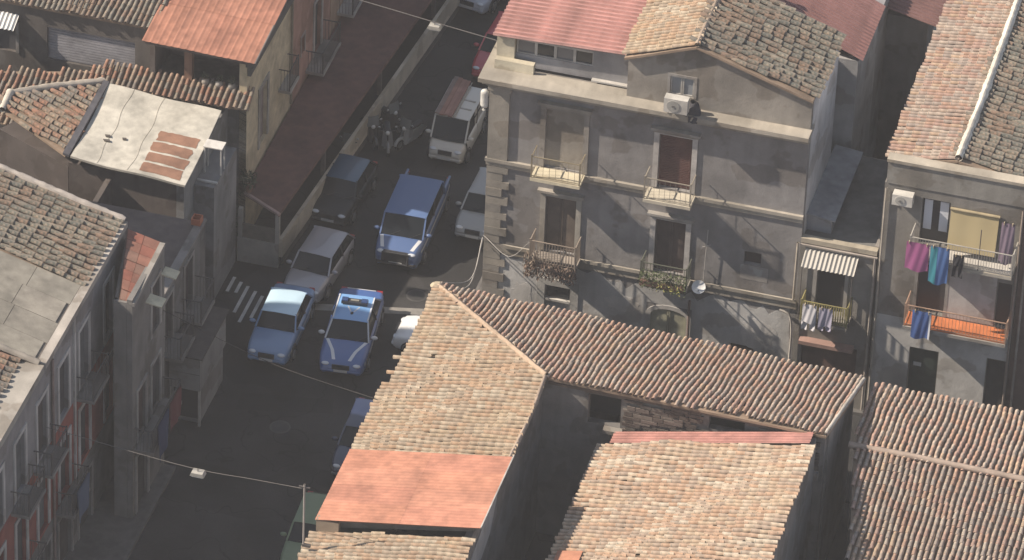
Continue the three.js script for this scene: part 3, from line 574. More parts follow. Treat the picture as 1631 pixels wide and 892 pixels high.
{
  const t = thing('pink_house', 'pink and orange plastered house continuing beyond the cream house', 'house', [-12.3, 0, -18]);
  part('wall', wallX(rect(-14.3, -9.12, 0, 8.2), -10.38, .3, [[-10.75, -10.3, 4.1, 4.95], [-13.0, -12.1, 3.0, 5.4]]), plaster(.56, .33, .26), t);
  part('wall', wallX(rect(-40, -14.32, 0, 9.5), -10.36, .3), plaster(.6, .42, .3), t);
  part('roof', [slab([[-15, 10.2, -14.75], [-10.1, 9.6, -14.75], [-10.1, 9.6, -40], [-15, 10.2, -40]], .2)], grime(.5, .24, .16), t);
  openX(t, 'window', -10.75, -10.3, 4.1, 4.95, -10.38, GLASS, { frame: plaster(.6, .5, .45), fw: .08 });
  openX(t, 'door', -13, -12.1, 3.0, 5.4, -10.38, M([.05, .05, .05], .5), { frame: plaster(.68, .62, .58), fw: .18 });
  balconyX(t, -13.4, -11.0, 2.98, -10.38, .75, { mat: plaster(.5, .47, .44) });
  balconyX(t, -17.5, -15.2, 3.1, -10.36, .7, { mat: plaster(.62, .6, .58) });
}
{
  const t = thing('rear_left_house', 'dark house with a grey roller shutter in the top left corner', 'house', [-18, 0, -7]);
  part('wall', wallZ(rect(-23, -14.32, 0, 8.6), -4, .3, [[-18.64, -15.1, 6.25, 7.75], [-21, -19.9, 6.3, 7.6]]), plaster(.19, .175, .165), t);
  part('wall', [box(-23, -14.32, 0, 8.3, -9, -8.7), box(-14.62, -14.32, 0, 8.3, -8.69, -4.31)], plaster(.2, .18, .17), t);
  const sh = part('roller_shutter', box(-18.66, -15.08, 6.2, 7.78, -4.2, -4.12), grime(.40, .40, .44), t);
  const sl = []; for (let y = 6.3; y < 7.7; y += .12) sl.push(box(-18.6, -15.12, y, y + .09, -4.117, -4.1)); part('slats', sl, grime(.42, .42, .46), sh);
  openZ(t, 'window', -21, -19.9, 6.3, 7.6, -4, M([.08, .08, .085], .3), { frame: plaster(.45, .44, .43), fw: .12 });
  tiledPlane(t, { poly: [[-23, -3.9], [-14.2, -3.9], [-14.2, -9.4], [-23, -9.4]], p0: [-18, 8.7, -4], grad: [0, -.2], pal: 'grey', seed: 61, parts: 0 });
  part('awning', corrugated([-21.1, 8.05, -3.98], [1.35, 0, 0], [0, -.3, .7], .17, .06, 'wave', 3), M([.62, .62, .6], .6), t);
}
// ================================================================ low veranda with red terrace along the street
{
  const t = thing('street_veranda', 'long low porch with a dull red terrace roof along the parked cars', 'porch', [-9.2, 0, -14]);
  const cream = plaster(.80, .72, .58), red = grime(.17, .085, .072), grey = plaster(.6, .57, .52);
  const X = z => -8.62 + (-1.9 - z) * .085;                         // street edge, slightly askew
  part('terrace', slab([[-10.33, 2.62, -2.85], [X(-1.9), 2.62, -1.9], [X(-22), 2.62, -22], [-10.33, 2.62, -22]], .16), red, t);
  part('terrace', slab([[-10.33, 2.622, -22.01], [X(-22), 2.622, -22.01], [X(-38), 2.622, -38], [-10.33, 2.622, -38]], .16), grime(.2, .11, .1), t);
  part('edging', [bar([-10.3, 2.6, -2.84], [X(-1.88) + .02, 2.6, -1.86], .12, .1)], grime(.5, .36, .33), t);
  part('front_wall', [ext(poly([[-10.3, 0], [-8.66, 0], [-8.66, 1.1], [-10.3, 1.1]]), .16).translate(0, 0, -2.1)], grey, t);
  part('front_rail', [box(-10.25, -8.68, 1.103, 1.75, -2.08, -2.02)], grime(.2, .18, .15), t);
  for (const [x, z] of [[-10.2, -2.05], [-8.72, -2.05]]) part('post', box(x - .08, x + .08, 1.1, 2.46, z - .08, z + .08), grey, t);
  for (let z = -7; z > -37; z -= 6) part('post', box(X(z) - .3, X(z) - .14, 1.1, 2.46, z - .08, z + .08), grime(.14, .12, .11), t);
  part('street_parapet', [bar([X(-2.0) + .02, .94, -2.0], [X(-38) + .02, .94, -38], .14, .86)], cream, t);
  part('plinth', [bar([X(-2.2) - .06, .22, -2.2], [X(-38) - .06, .22, -38], .12, .46)], grime(.16, .14, .13), t);  // base of the porch wall, its dark colour paints in the cars' shade
}
// ================================================================ white sheet roof house
{
  const t = thing('sheet_roof_house', 'low house under a white painted sheet roof with four rusty patches', 'house', [-13.3, 0, 0]);
  const w = plaster(.33, .34, .35);
  part('wall', [wallX(rect(-3.28, 2.1, 0, 6.2), -11.15, .3), ], w, t);
  part('wall', wallZ(rect(-15.7, -11.46, 0, 6.1), 2.1, .3), plaster(.17, .145, .135), t);  // south wall, its dark colour stands in for shade
  // sheet, sagging towards its lower edge
  const n = 14, m = 12, pos = [], idx = [];
  const P = (u, v) => { const x = -15.55 + 4.5 * u + (v - .5) * .05, z = -2.25 + 4.6 * v + .25 * u * (1 - v) * 0 + .12 * Math.sin(u * 3) * .3; return [x, 6.62 + .3 * (1 - u) - .34 * v - .14 * Math.sin(Math.PI * v) * (1 - u * .5) + .03 * Math.sin(u * 9 + v * 2), z]; };
  for (let j = 0; j <= m; j++) for (let i = 0; i <= n; i++) pos.push(...P(i / n, j / m));
  for (let j = 0; j < m; j++) for (let i = 0; i < n; i++) { const k = j * (n + 1) + i; idx.push(k, k + n + 1, k + 1, k + 1, k + n + 1, k + n + 2); }
  const g = new THREE.BufferGeometry(); g.setAttribute('position', new THREE.Float32BufferAttribute(pos, 3)); g.setIndex(idx); g.computeVertexNormals();
  const lo = g.clone(); lo.translate(0, -.05, 0);
  const sh = part('sheet_roof', [g, lo], M([.66, .64, .57], .8, { t: 'grime' }), t);
  const fr = []; for (let i = 0; i < n; i++) fr.push(bar([P(i / n, 1)[0], P(i / n, 1)[1] - .02, P(i / n, 1)[2] + .02], [P((i + 1) / n, 1)[0], P((i + 1) / n, 1)[1] - .02, P((i + 1) / n, 1)[2] + .02], .05, .09)); part('edge_strip', fr, grime(.6, .58, .52), sh);
  const R = rng(17);
  for (let k = 0; k < 4; k++) {                                       // rusty patches with ragged outlines
    const v0 = .40 + k * .145, v1 = v0 + .122, u0 = .58 + R() * .02, u1 = .94 - R() * .015, A = [], q = 10, pp = [], ix = [];
    for (let i = 0; i <= q; i++) for (let j = 0; j <= 3; j++) { const ed = (i === 0 || i === q) ? (R() - .5) * .02 : 0, ev = (j === 0 || j === 3) ? (R() - .5) * .012 : 0; const s = P(u0 + (u1 - u0) * i / q + ed, v0 + (v1 - v0) * j / 3 + ev); pp.push(s[0], s[1] + .012, s[2]); }
    for (let i = 0; i < q; i++) for (let j = 0; j < 3; j++) { const a = i * 4 + j; ix.push(a, a + 1, a + 4, a + 1, a + 5, a + 4); }
    const gg = new THREE.BufferGeometry(); gg.setAttribute('position', new THREE.Float32BufferAttribute(pp, 3)); gg.setIndex(ix); gg.computeVertexNormals(); part('rust_patch', gg, grime(.36, .2, .135), sh);
  }
  for (const [u, v, w2] of [[.2, .62, .13], [.21, .68, .16], [.34, .6, .1]]) { const s = P(u, v); part('debris', ext(poly([[-w2, -.05], [w2 * .6, -.08], [w2, .04], [-w2 * .4, .07]]), .03).rotateX(Math.PI / 2).translate(s[0], s[1] + .05, s[2]), grime(.1, .09, .08), sh); }
  for (const [u, amp, ph] of [[.22, .012, 1], [.5, .01, 3]]) { const c = []; for (let i = 0; i < 16; i++) { const q = v => { const a = P(u + amp * Math.sin(v * 14 + ph), v); return [a[0], a[1] + .006, a[2]]; }; c.push(bar(q(i / 16), q((i + 1) / 16), .014, .012)); } part('seam', c, grime(.54, .51, .43), sh); }
  part('dark_flashing', slab([[-15.78, 7.0, -2.3], [-15.56, 6.96, -2.3], [-15.6, 6.62, 2.35], [-15.84, 6.68, 2.35]], .1), grime(.13, .13, .15), sh);
  // tiled canopy under the cream house and the patch of pan tiles beside the sheet
  tiledPlane(t, { poly: [[-10.2, -3.55], [-10.15, -2.75], [-15.9, -2.55], [-18.7, -.25], [-19.4, -.35], [-20.2, -2.35], [-16.1, -3.2], [-16, -3.55]], p0: [-10.2, 6.62, -2.8], grad: [0, -.4], pal: 'rust', seed: 62, parts: 120, pitch: .23 });
  tiledPlane(t, { poly: [[-15.75, -2.3], [-15.8, 2.2], [-19.2, .6], [-18.7, -.2], [-16.0, -2.4]], p0: [-15.7, 6.62, 0], grad: [-.14, -.05], pal: 'rust', seed: 63, parts: 150, pitch: .3, step: .4, ts: 1.3, jit: .2, warp: .06 });
  ridge(t, [[-18.75, 7.12, -.2], [-17.4, 7.0, -1.3], [-15.8, 6.85, -2.45]], .13, grime(.66, .6, .52), 12);
  ridge(t, [[-18.8, 7.15, -.2], [-18.75, 7.05, .9]], .14, grime(.66, .62, .55), 13);
  part('wall', ext(poly([[-15.72, -2.1], [-19.0, -.55], [-18.5, .3], [-15.72, 2.2]]), 5.9).rotateX(-Math.PI / 2), plaster(.13, .11, .105), t);  // wall under the pan tiles, shade put into its dark plaster
  part('terrace_block', box(-11.14, -10.35, 0, 5.3, -1.9, .9), plaster(.36, .36, .37), t);
}
// ================================================================ flat roofed house between the two
{
  const t = thing('flat_roof_house', 'house with a dirty dark flat roof behind the grey tiled house', 'house', [-13, 0, 8]);
  const w = plaster(.3, .29, .285);
  part('wall', [wallX(rect(4.0, 10.88, 0, 6.0), -9.7, .3, [[5.6, 6.5, 3.5, 5.6], [8.0, 8.9, 3.5, 5.6]]), wallZ(rect(-19, -10.01, 0, 6), 10.88, .3), box(-19, -10.01, 0, 5.75, 4.0, 4.3)], w, t);
  part('alley_shade_wall', box(-14.2, -14.0, 0, 5.75, 2.12, 3.99), plaster(.17, .145, .135), t);  // end wall added to shade the alley, its colour darkened as well
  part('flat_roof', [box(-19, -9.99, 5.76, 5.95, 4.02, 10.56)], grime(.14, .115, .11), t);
  part('alley_shade_roof', box(-14.0, -11.5, 4.2, 4.3, 2.12, 3.98), grime(.09, .075, .07), t);  // slab added to close the alley, dark colour painted as shade
  part('coping', [box(-9.99, -9.66, 6.003, 6.1, 3.95, 10.9)], plaster(.4, .38, .37), t);
  for (const z of [5.6, 8.0]) { openX(t, 'door', z, z + .9, 3.5, 5.6, -9.7, grime(.09, .075, .07), { frame: plaster(.46, .44, .42), fw: .16 }); balconyX(t, z - .35, z + 1.25, 3.48, -9.7, .8, { mat: plaster(.36, .34, .32) }); }
}
{
  const t = thing('kiosk', 'boxy street kiosk with pale upper panel against the shaded facade', 'kiosk', [-9.0, 0, 7.5]);
  part('shell', [box(-9.6, -8.4, 1.7, 3.2, 5.5, 8.6), box(-9.6, -8.5, 0, 1.698, 5.5, 8.3)], plaster(.42, .42, .42), t);
  part('roof', box(-9.64, -8.3, 3.203, 3.27, 5.4, 8.7), grime(.1, .085, .08), t);
  part('opening', box(-9.5, -8.56, .2, 1.6, 8.302, 8.32), M([.03, .03, .032], .8), t);
  for (const x of [-9.56, -8.46]) part('post', box(x - .04, x + .04, 0, 1.697, 8.45, 8.53), WHITEF, t);
  part('seam', box(-9.58, -8.42, 2.42, 2.46, 8.602, 8.61), grime(.2, .2, .2), t);
}
// ================================================================ unseen block added west of the frame, sized to shade roof and side street
{
  const t = thing('west_shade_block', 'unseen tall block added west of the side street for its shade', 'apartment block', [-22, 0, 8.7]);
  const holes = []; for (let f = 0; f < 5; f++) for (const z of [6.8, 8.3, 9.8]) holes.push([z, z + .9, f * 3.4 + 1, f * 3.4 + 2.6]);
  part('wall', [wallX(rect(6.3, 11.2, 0, 17.2), -20, .3, holes), box(-24, -20.31, 0, 17.2, 6.3, 6.6), box(-24, -20.31, 0, 17.2, 10.9, 11.2), box(-24, -23.7, 0, 17.2, 6.61, 10.89)], plaster(.5, .46, .38), t);
  part('roof', box(-24.1, -19.9, 17.203, 17.4, 6.25, 11.4), grime(.3, .22, .18), t);
  for (const h of holes) openX(t, 'window', h[0], h[1], h[2], h[3], -20, grime(.2, .22, .18), { frame: WHITEF, fw: .1 });
}
// ================================================================ grey tiled house with white parapet (lower left)
{
  const t = thing('parapet_house', 'tall house with grey tiles, sheet panels and white parapet at lower left', 'house', [-13, 0, 18]);
  const top = plaster(.42, .41, .42), red = plaster(.46, .14, .11), low = plaster(.3, .29, .28), white = plaster(.78, .76, .74);
  const bays = [15.1, 17.3, 19.6, 21.9, 24.2];
  part('wall', wallX(rect(10.95, 27, 6.6, 10.3), -10.5, .3, [[12.4, 13.3, 6.75, 9.3], ...bays.map(z => [z, z + 1, 6.75, 9.2])]), top, t);
  part('wall', wallX(rect(10.95, 27, 3.15, 6.597), -10.5, .3, [[12.4, 13.3, 3.3, 5.7], ...bays.map(z => [z, z + 1, 3.3, 5.7])]), red, t);
  part('wall', wallX(rect(10.95, 27, 0, 3.147), -10.5, .3, bays.map(z => [z - .2, z + 1.2, .1, 2.5])), low, t);
  part('wall', [box(-18, -10.81, 0, 10.4, 10.95, 11.2), box(-10.82, -10.8, 0, 10, 11.21, 26.9)], low, t);
  const D = [grime(.1, .085, .08), grime(.16, .17, .18), grime(.08, .08, .085)];
  [12.3, ...bays].forEach((z, i) => { const a = z === 12.3 ? 12.4 : z, b = z === 12.3 ? 13.3 : z + 1; openX(t, 'door', a, b, 6.75, z === 12.3 ? 9.3 : 9.2, -10.5, D[i % 3], { frame: white, fw: .17 }); openX(t, 'door', a, b, 3.3, 5.7, -10.5, D[(i + 1) % 3], { frame: white, fw: .2 }); });
  bays.forEach((z, i) => openX(t, 'shop_door', z - .2, z + 1.2, .1, 2.5, -10.5, D[(i + 2) % 3], { frame: plaster(.5, .48, .46), fw: .14 }));
  for (const [a, b, y] of [[14.8, 16.5, 6.6], [19.3, 21.0, 6.6], [21.7, 23.4, 6.6], [17.0, 18.8, 3.15], [21.6, 23.4, 3.15]]) balconyX(t, a, b, y, -10.5, .7, { mat: plaster(.40, .38, .36) });
  part('downpipe', rod([-10.42, .2, 19.1], [-10.42, 10.2, 19.1], .05), grime(.34, .26, .24), t);
  part('pilaster', [box(-10.497, -10.42, 3.2, 10.28, 18.95, 19.03), box(-10.497, -10.43, 3.2, 10.28, 16.6, 16.75)], white, t);
  // roof
  const Y = x => 10.46 - .28 * (x + 10.5);
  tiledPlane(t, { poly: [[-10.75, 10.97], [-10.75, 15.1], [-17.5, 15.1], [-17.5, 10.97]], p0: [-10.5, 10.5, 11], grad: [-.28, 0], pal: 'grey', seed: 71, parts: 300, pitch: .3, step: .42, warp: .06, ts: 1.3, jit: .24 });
  const rf = part('roof_deck', slab([[-10.7, Y(-10.7), 15.12], [-10.7, Y(-10.7), 19.95], [-17.5, Y(-17.5), 19.95], [-17.5, Y(-17.5), 15.12]], .2), grime(.2, .18, .16), t);
  const R = rng(91), pm = [grime(.40, .375, .32), grime(.42, .39, .335), grime(.375, .35, .30)];
  for (let i = 0; i < 4; i++) for (let j = 0; j < 4; j++) { const x1 = -10.74 - i * 1.62 - (j % 2) * .12, x0 = x1 - 1.6, z0 = 15.14 + j * 1.2, h = .03 + R() * .015; part('roof_panel', slab([[x0, Y(x0) + h, z0], [x1, Y(x1) + h, z0], [x1, Y(x1) + h, z0 + 1.185], [x0, Y(x0) + h, z0 + 1.185]], .03), pm[Math.floor(R() * 3)], rf); }
  tiledPlane(t, { poly: [[-11.4, 20.0], [-11.4, 26], [-17.5, 26], [-17.5, 20.0]], p0: [-10.5, 10.4, 11], grad: [-.28, 0], pal: 'rust', seed: 72, parts: 0, pitch: .3, step: .4, ts: 1.3, jit: .2 });
  part('parapet', [box(-10.73, -10.4, 10.303, 10.56, 10.95, 19.9)], plaster(.66, .62, .57), t);
  part('parapet', [box(-11.35, -10.4, 10.303, 10.62, 20.05, 27)], plaster(.6, .57, .52), t);
  ridge(t, [[-10.5, 10.6, 10.95], [-13, 11.28, 10.98], [-17.5, 12.5, 10.95]], .13, grime(.58, .53, .48), 15);
  ridge(t, [[-10.6, 10.62, 19.98], [-11.6, 10.85, 19.95], [-13.5, 11.4, 20]], .12, grime(.36, .33, .29), 16);
}
{
  const t = thing('wedge_house', 'narrow wedge of a house with small red tiled roof before the white parapet', 'house', [-9.7, 0, 12.8]);
  const w = plaster(.33, .32, .31);
  part('wall', [wallX(rect(11.0, 14.65, 0, 9.95), -9.0, .2, [[11.6, 12.5, 6.8, 9.0], [11.6, 12.5, 3.3, 5.5], [13.2, 14.1, 3.3, 5.5], [13.0, 14.2, .1, 2.6]]), box(-9.7, -9.21, 0, 9.8, 14.45, 14.65), box(-10.45, -9.21, 0, 9.9, 11, 11.2)], w, t);
  part('wall', [bar([-10.4, 4.9, 11.1], [-9.62, 4.9, 14.55], .12, 9.8)], plaster(.3, .29, .28), t);
  part('roof_deck', slab([[-10.42, 10.3, 11.0], [-9.1, 9.98, 11.2], [-9.1, 9.72, 14.6], [-9.5, 9.8, 14.6]], .12), grime(.2, .13, .1), t);
  const rc = [grime(.40, .155, .11), grime(.36, .17, .125), grime(.33, .19, .145), grime(.38, .18, .13)], Yw = (x, z) => 9.98 - .24 * (x + 9.1) - .076 * (z - 11.2) + .04;
  for (let i = 0; i < 7; i++) { const z0 = 11.08 + i * .5, z1 = z0 + .47, xw = z => -10.36 + (z - 11) * .25, dz = (i % 3) * .012; for (const [u0, u1] of [[0, .5], [.515, 1]]) { const X = (z, u) => xw(z) + (-9.12 - xw(z)) * u; part('clay_slab', slab([[X(z0, u0), Yw(X(z0, u0), z0) + dz, z0], [X(z0, u1), Yw(X(z0, u1), z0) + dz, z0], [X(z1, u1), Yw(X(z1, u1), z1) + dz, z1], [X(z1, u0), Yw(X(z1, u0), z1) + dz, z1]], .04), rc[(i * 3 + (u0 ? 1 : 0)) % 4], t); } }
  part('gutter_wall', [bar([-9.02, 10.0, 11.15], [-9.02, 9.75, 14.65], .2, .16)], plaster(.48, .46, .43), t);
  for (const [a, b, c, d, m] of [[11.6, 12.5, 6.8, 9.0, grime(.1, .09, .09)], [11.6, 12.5, 3.3, 5.5, grime(.1, .1, .11)], [13.2, 14.1, 3.3, 5.5, grime(.12, .08, .07)], [13.0, 14.2, .1, 2.6, grime(.08, .08, .08)]]) openX(t, 'door', a, b, c, d, -9, m, { frame: plaster(.6, .58, .56), fw: .15, depth: .1 });
  balconyX(t, 11.2, 14.5, 3.2, -9, .75, { mat: plaster(.4, .38, .36) });
  part('awning_board', bar([-8.8, 9.3, 11.75], [-8.25, 9.2, 11.75], .5, .05), grime(.74, .68, .5), t);
  part('awning_board', bar([-8.8, 9.3, 13.5], [-8.2, 9.2, 13.5], .55, .05), grime(.74, .68, .5), t);
}
// ================================================================ vehicles (local axes: nose towards +z)
const paint = (r, g, b, rough = .35) => M([r, g, b], rough, { phys: true, clearcoat: 1, clearcoatRoughness: .06 });
const CARGLASS = M([.012, .015, .018], .1, { phys: true, specularIntensity: .55 });
const RUBBER = M([.02, .02, .02], .9), CHROME = M([.55, .55, .56], .3, { metalness: .8 }), TRIM = M([.03, .03, .032], .6);
function lerpTab(tab, z) { for (let i = 0; i < tab.length - 1; i++) if (z <= tab[i + 1][0]) { const [a, ...p] = tab[i], [b, ...q] = tab[i + 1], k = Math.max(0, (z - a) / (b - a)); return p.map((v, j) => v + (q[j] - v) * k); } return tab[tab.length - 1].slice(1); }
function grid(n, m, f) {
  const pos = [], idx = [];
  for (let j = 0; j <= m; j++) for (let i = 0; i <= n; i++) pos.push(...f(i / n, j / m));
  for (let j = 0; j < m; j++) for (let i = 0; i < n; i++) { const k = j * (n + 1) + i; idx.push(k, k + 1, k + n + 1, k + 1, k + n + 2, k + n + 1); }
  const g = new THREE.BufferGeometry(); g.setAttribute('position', new THREE.Float32BufferAttribute(pos, 3)); g.setIndex(idx); g.computeVertexNormals(); return g;
}
function car(o) {
  const t = thing(o.name || 'parked_car', o.label, o.cat || 'car', [0, 0, 0]);
  const L = o.L, hw = o.W / 2, pm = o.paint, [zA, zB, zC, zD] = o.cab, belt = o.belt, ry = o.H;
  // table: z, top height, half width, underside
  const tab = [[-L / 2, o.tail - .28, hw * .80, .34], [-L / 2 + .07, o.tail - .05, hw * .88, .3], [-L / 2 + .22, o.tail, hw * .95, .24], [zD, belt, hw, .2], [zA, belt - .02, hw, .2], [L / 2 - .55, o.hood, hw * .97, .22], [L / 2 - .2, o.hood - .07, hw * .91, .24], [L / 2 - .06, o.hood - .2, hw * .84, .28], [L / 2, o.hood - .34, hw * .76, .32]];
  const prof = [[-.92, 0], [-1, .22], [-1, .55], [-.985, .8], [-.93, .94], [-.8, .985], [-.45, 1.0], [0, 1.012], [.45, 1.0], [.8, .985], [.93, .94], [.985, .8], [1, .55], [1, .22], [.92, 0]];
  const zs = []; for (let i = 0; i < tab.length - 1; i++) { const k = Math.max(1, Math.round((tab[i + 1][0] - tab[i][0]) / .25)); for (let j = 0; j < k; j++) zs.push(tab[i][0] + (tab[i + 1][0] - tab[i][0]) * j / k); } zs.push(L / 2);
  const at = (z, k) => { const [yt, w, yb] = lerpTab(tab, z); return [prof[k][0] * w, yb + (yt - yb) * prof[k][1], z]; };
  const topY = (x, z) => { const [yt, w, yb] = lerpTab(tab, z); const q = Math.min(.99, Math.abs(x) / w); const f = lerpTab([[0, 1.012], [.45, 1], [.8, .985], [.93, .94], [.985, .8], [1, .55]], q)[0]; return yb + (yt - yb) * f; };
  const body = grid(prof.length - 1, zs.length - 1, (u, v) => at(zs[Math.round(v * (zs.length - 1))], Math.round(u * (prof.length - 1))));
  const cap = s => grid(prof.length - 1, 1, (u, v) => { const p = at(s * L / 2, Math.round(u * (prof.length - 1))); return v ? [p[0] * .3, (p[1] - .5) * .3 + .5, p[2]] : p; });
  const cap2 = s => grid(prof.length - 1, 1, (u, v) => { const p = at(s * L / 2, Math.round(u * (prof.length - 1))); return v ? [0, .5, p[2]] : [p[0] * .3, (p[1] - .5) * .3 + .5, p[2]]; });
  part('body', [body, cap(1), cap2(1), cap(-1), cap2(-1)], pm, t);
  part('underbody', box(-hw * .85, hw * .85, .16, .36, -L / 2 + .3, L / 2 - .3), TRIM, t);
  // cabin
  const wb = hw * .9, wr = o.roofW || hw * .72, yb = belt - .04, yr = ry - .05, curve = .05;
  const panel = (a, b, bul, off) => grid(8, 5, (u, v) => { const k = u * 2 - 1, p = a.map((q, i) => q + (b[i] - q) * v); return [p[0] * k, p[1] + off[0] + bul * .3 * (1 - k * k) * 0, p[2] + (off[1] + bul * (1 - k * k))]; });
  const A = [wb, yb, zA], B = [wr, yr, zB], C = [wr, yr, zC], D = [wb, yb, zD];
  part('windscreen', panel(A, B, curve, [0, 0]), CARGLASS, t);
  part('rear_window', panel(D, C, -curve, [0, 0]), CARGLASS, t);
  for (const s of [-1, 1]) part('side_window', grid(8, 4, (u, v) => { const p = A.map((q, i) => q + (D[i] - q) * u), q = B.map((w, i) => w + (C[i] - w) * u), r = p.map((w, i) => w + (q[i] - w) * v); return [s * (r[0] + .015 * Math.sin(Math.PI * v)), r[1], r[2]]; }), CARGLASS, t);
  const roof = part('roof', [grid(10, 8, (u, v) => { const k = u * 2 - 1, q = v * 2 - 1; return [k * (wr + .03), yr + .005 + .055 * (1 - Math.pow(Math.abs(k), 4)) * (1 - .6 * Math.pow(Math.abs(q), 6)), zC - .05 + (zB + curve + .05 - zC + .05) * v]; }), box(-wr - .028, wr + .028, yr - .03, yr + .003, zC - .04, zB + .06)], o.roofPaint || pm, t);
  for (const s of [-1, 1]) {
    part('pillar', bar([s * wb, yb, zA], [s * (wr + .01), yr, zB], .06, .06), o.pillarPaint || pm, t);
    part('pillar', bar([s * wb, yb, zD], [s * (wr + .01), yr, zC], o.cp || .12, .06), pm, t);
    part('pillar', bar([s * (wb + .012), yb, (zA + zD) / 2 - .1], [s * (wr + .018), yr, (zB + zC) / 2 - .05], .05, .09), TRIM, t);
    const m = part('mirror', new THREE.SphereGeometry(1, 12, 8).scale(.13, .085, .075).translate(s * (hw + .09), belt + .06, zA - .22), o.mirror || pm, t);
    part('mirror_arm', bar([s * (hw - .1), belt - .01, zA - .2], [s * (hw + .04), belt + .04, zA - .21], .04, .04), TRIM, m);
    part('headlight', new THREE.SphereGeometry(1, 12, 8).scale(.17, .07, .14).translate(s * hw * .64, o.hood - .2, L / 2 - .15), M([.6, .63, .66], .1, { phys: true, clearcoat: 1 }), t);
    part('tail_light', box(s * hw * .62, s * hw * .86, o.tail - .22, o.tail - .08, -L / 2 - .01, -L / 2 + .12), M([.3, .02, .02], .3), t);
    part('door_seam', [bar([s * (hw + .001), .32, (zA + zD) / 2 - .1], [s * (hw * .985), belt - .06, (zA + zD) / 2 - .1], .01, .012)], TRIM, t);
    for (const z of [L / 2 - o.axle, -L / 2 + o.axle * .95]) {
      const w = part('wheel', new THREE.CylinderGeometry(.31, .31, .2, 20).rotateZ(Math.PI / 2).translate(s * (hw - .09), .31, z), RUBBER, t);
      part('hubcap', new THREE.CylinderGeometry(.19, .19, .03, 14).rotateZ(Math.PI / 2).translate(s * (hw + .018), .31, z), CHROME, w);
      part('wheel_arch', new THREE.TorusGeometry(.36, .035, 6, 16, Math.PI).rotateY(Math.PI / 2).translate(s * (hw - .01), .33, z), TRIM, t);
    }
  }
  part('grille', box(-hw * .36, hw * .36, o.hood - .36, o.hood - .17, L / 2 - .05, L / 2 + .012), TRIM, t);
  part('bumper', new THREE.CapsuleGeometry(.09, hw * 1.5, 4, 10).rotateZ(Math.PI / 2).translate(0, .42, L / 2 - .06), o.bumper || pm, t);
  part('number_plate', box(-.26, .26, .4, .51, L / 2 + .028, L / 2 + .04), M([.6, .6, .58], .6), t);
  for (const s of [-.5, .35]) part('wiper', bar([s * hw, yb + .04, zA + .045], [s * hw + .4, yb + (yr - yb) * .3, zA + (zB - zA) * .3 + .06], .015, .015), TRIM, t);
  part('bonnet_seam', [bar([-hw * .8, topY(hw * .8, zA + .12) + .001, zA + .1], [hw * .8, topY(hw * .8, zA + .12) + .001, zA + .1], .012, .006)], TRIM, t);
  t.position.set(...o.pos); t.rotation.y = rad(o.turn || 0);
  return Object.assign(t, { o: { topY, yr, wr, hw, tab } });
}
function strip(t, name, pts, w, topY, mat, lift = .006) {      // painted stripe following the bonnet
  const n = 10, f = (u, v) => { const s = u * (pts.length - 1), i = Math.min(pts.length - 2, Math.floor(s)), k = s - i, x = pts[i][0] + (pts[i + 1][0] - pts[i][0]) * k + (v - .5) * w, z = pts[i][1] + (pts[i + 1][1] - pts[i][1]) * k; return [x, topY(x, z) + lift, z]; };
  return part(name, grid(n, 2, (u, v) => f(u, v)), mat, t);
}
const withOrigin = (t, fn) => { const p = t.position.clone(), r = t.rotation.y; base.set(t, V(0, 0, 0)); fn(); };
const POLBLUE = paint(.055, .12, .33), PWHITE = paint(.66, .67, .68), SKYBLUE = paint(.10, .22, .45);

// police saloon in the middle of the street
{
  const c = car({ name: 'police_car', label: 'dark blue police saloon with white bonnet stripes and roof light bar', L: 4.66, W: 1.84, H: 1.43, belt: .93, hood: .86, tail: 1.0, cab: [.98, .28, -1.18, -1.82], axle: .88, roofW: .66, paint: POLBLUE, roofPaint: paint(.2, .4, .72), mirror: PWHITE, pillarPaint: paint(.5, .52, .55), pos: [-4.58, 0, 1.85], turn: 6.5 });  // sunlight on the roof is painted in as a lighter blue
  const { topY, yr, wr, hw } = c.o;
  for (const s of [-1, 1]) {
    strip(c, 'bonnet_stripe', [[s * .74, 1.0], [s * .45, 1.6], [s * .3, 2.12]], .13, topY, PWHITE);
    part('side_stripe', grid(12, 1, (u, v) => { const z = -2.0 + 4.0 * u, [yt, w, yb] = lerpTab(c.o.tab, z); return [s * (w * (v ? .99 : 1) + .006), yb + (yt - yb) * (v ? .74 : .52), z]; }), PWHITE, c);
    part('roof_edge_stripe', bar([s * (wr + .0), yr + .03, .3], [s * (wr + .0), yr + .03, -1.2], .05, .02), PWHITE, c);
  }
  const lb = part('light_bar', [box(-.5, .5, yr + .1, yr + .2, -.78, -.5)], M([.03, .035, .045], .5), c);
  part('blue_lens', box(-.49, -.26, yr + .205, yr + .25, -.76, -.52), M([.03, .06, .16], .3), lb);
  part('blue_lens', box(.26, .49, yr + .205, yr + .25, -.76, -.52), M([.03, .06, .16], .3), lb);
  part('sign_panel', box(-.16, .16, yr + .203, yr + .225, -.7, -.6), M([.24, .23, .19], .6), lb);
  part('roof_mark', [bar([-.22, yr + .062, -.44], [-.06, yr + .064, -.12], .05, .006), bar([.22, yr + .062, -.44], [.06, yr + .064, -.12], .05, .006)], PWHITE, c);
  part('aerial_base', new THREE.SphereGeometry(.06, 10, 6).scale(1, .6, 1.4).translate(0, yr + .07, -.02), TRIM, c);
  part('boot_edge', bar([-.55, .985, -2.2], [.55, .985, -2.2], .03, .02), PWHITE, c);
}
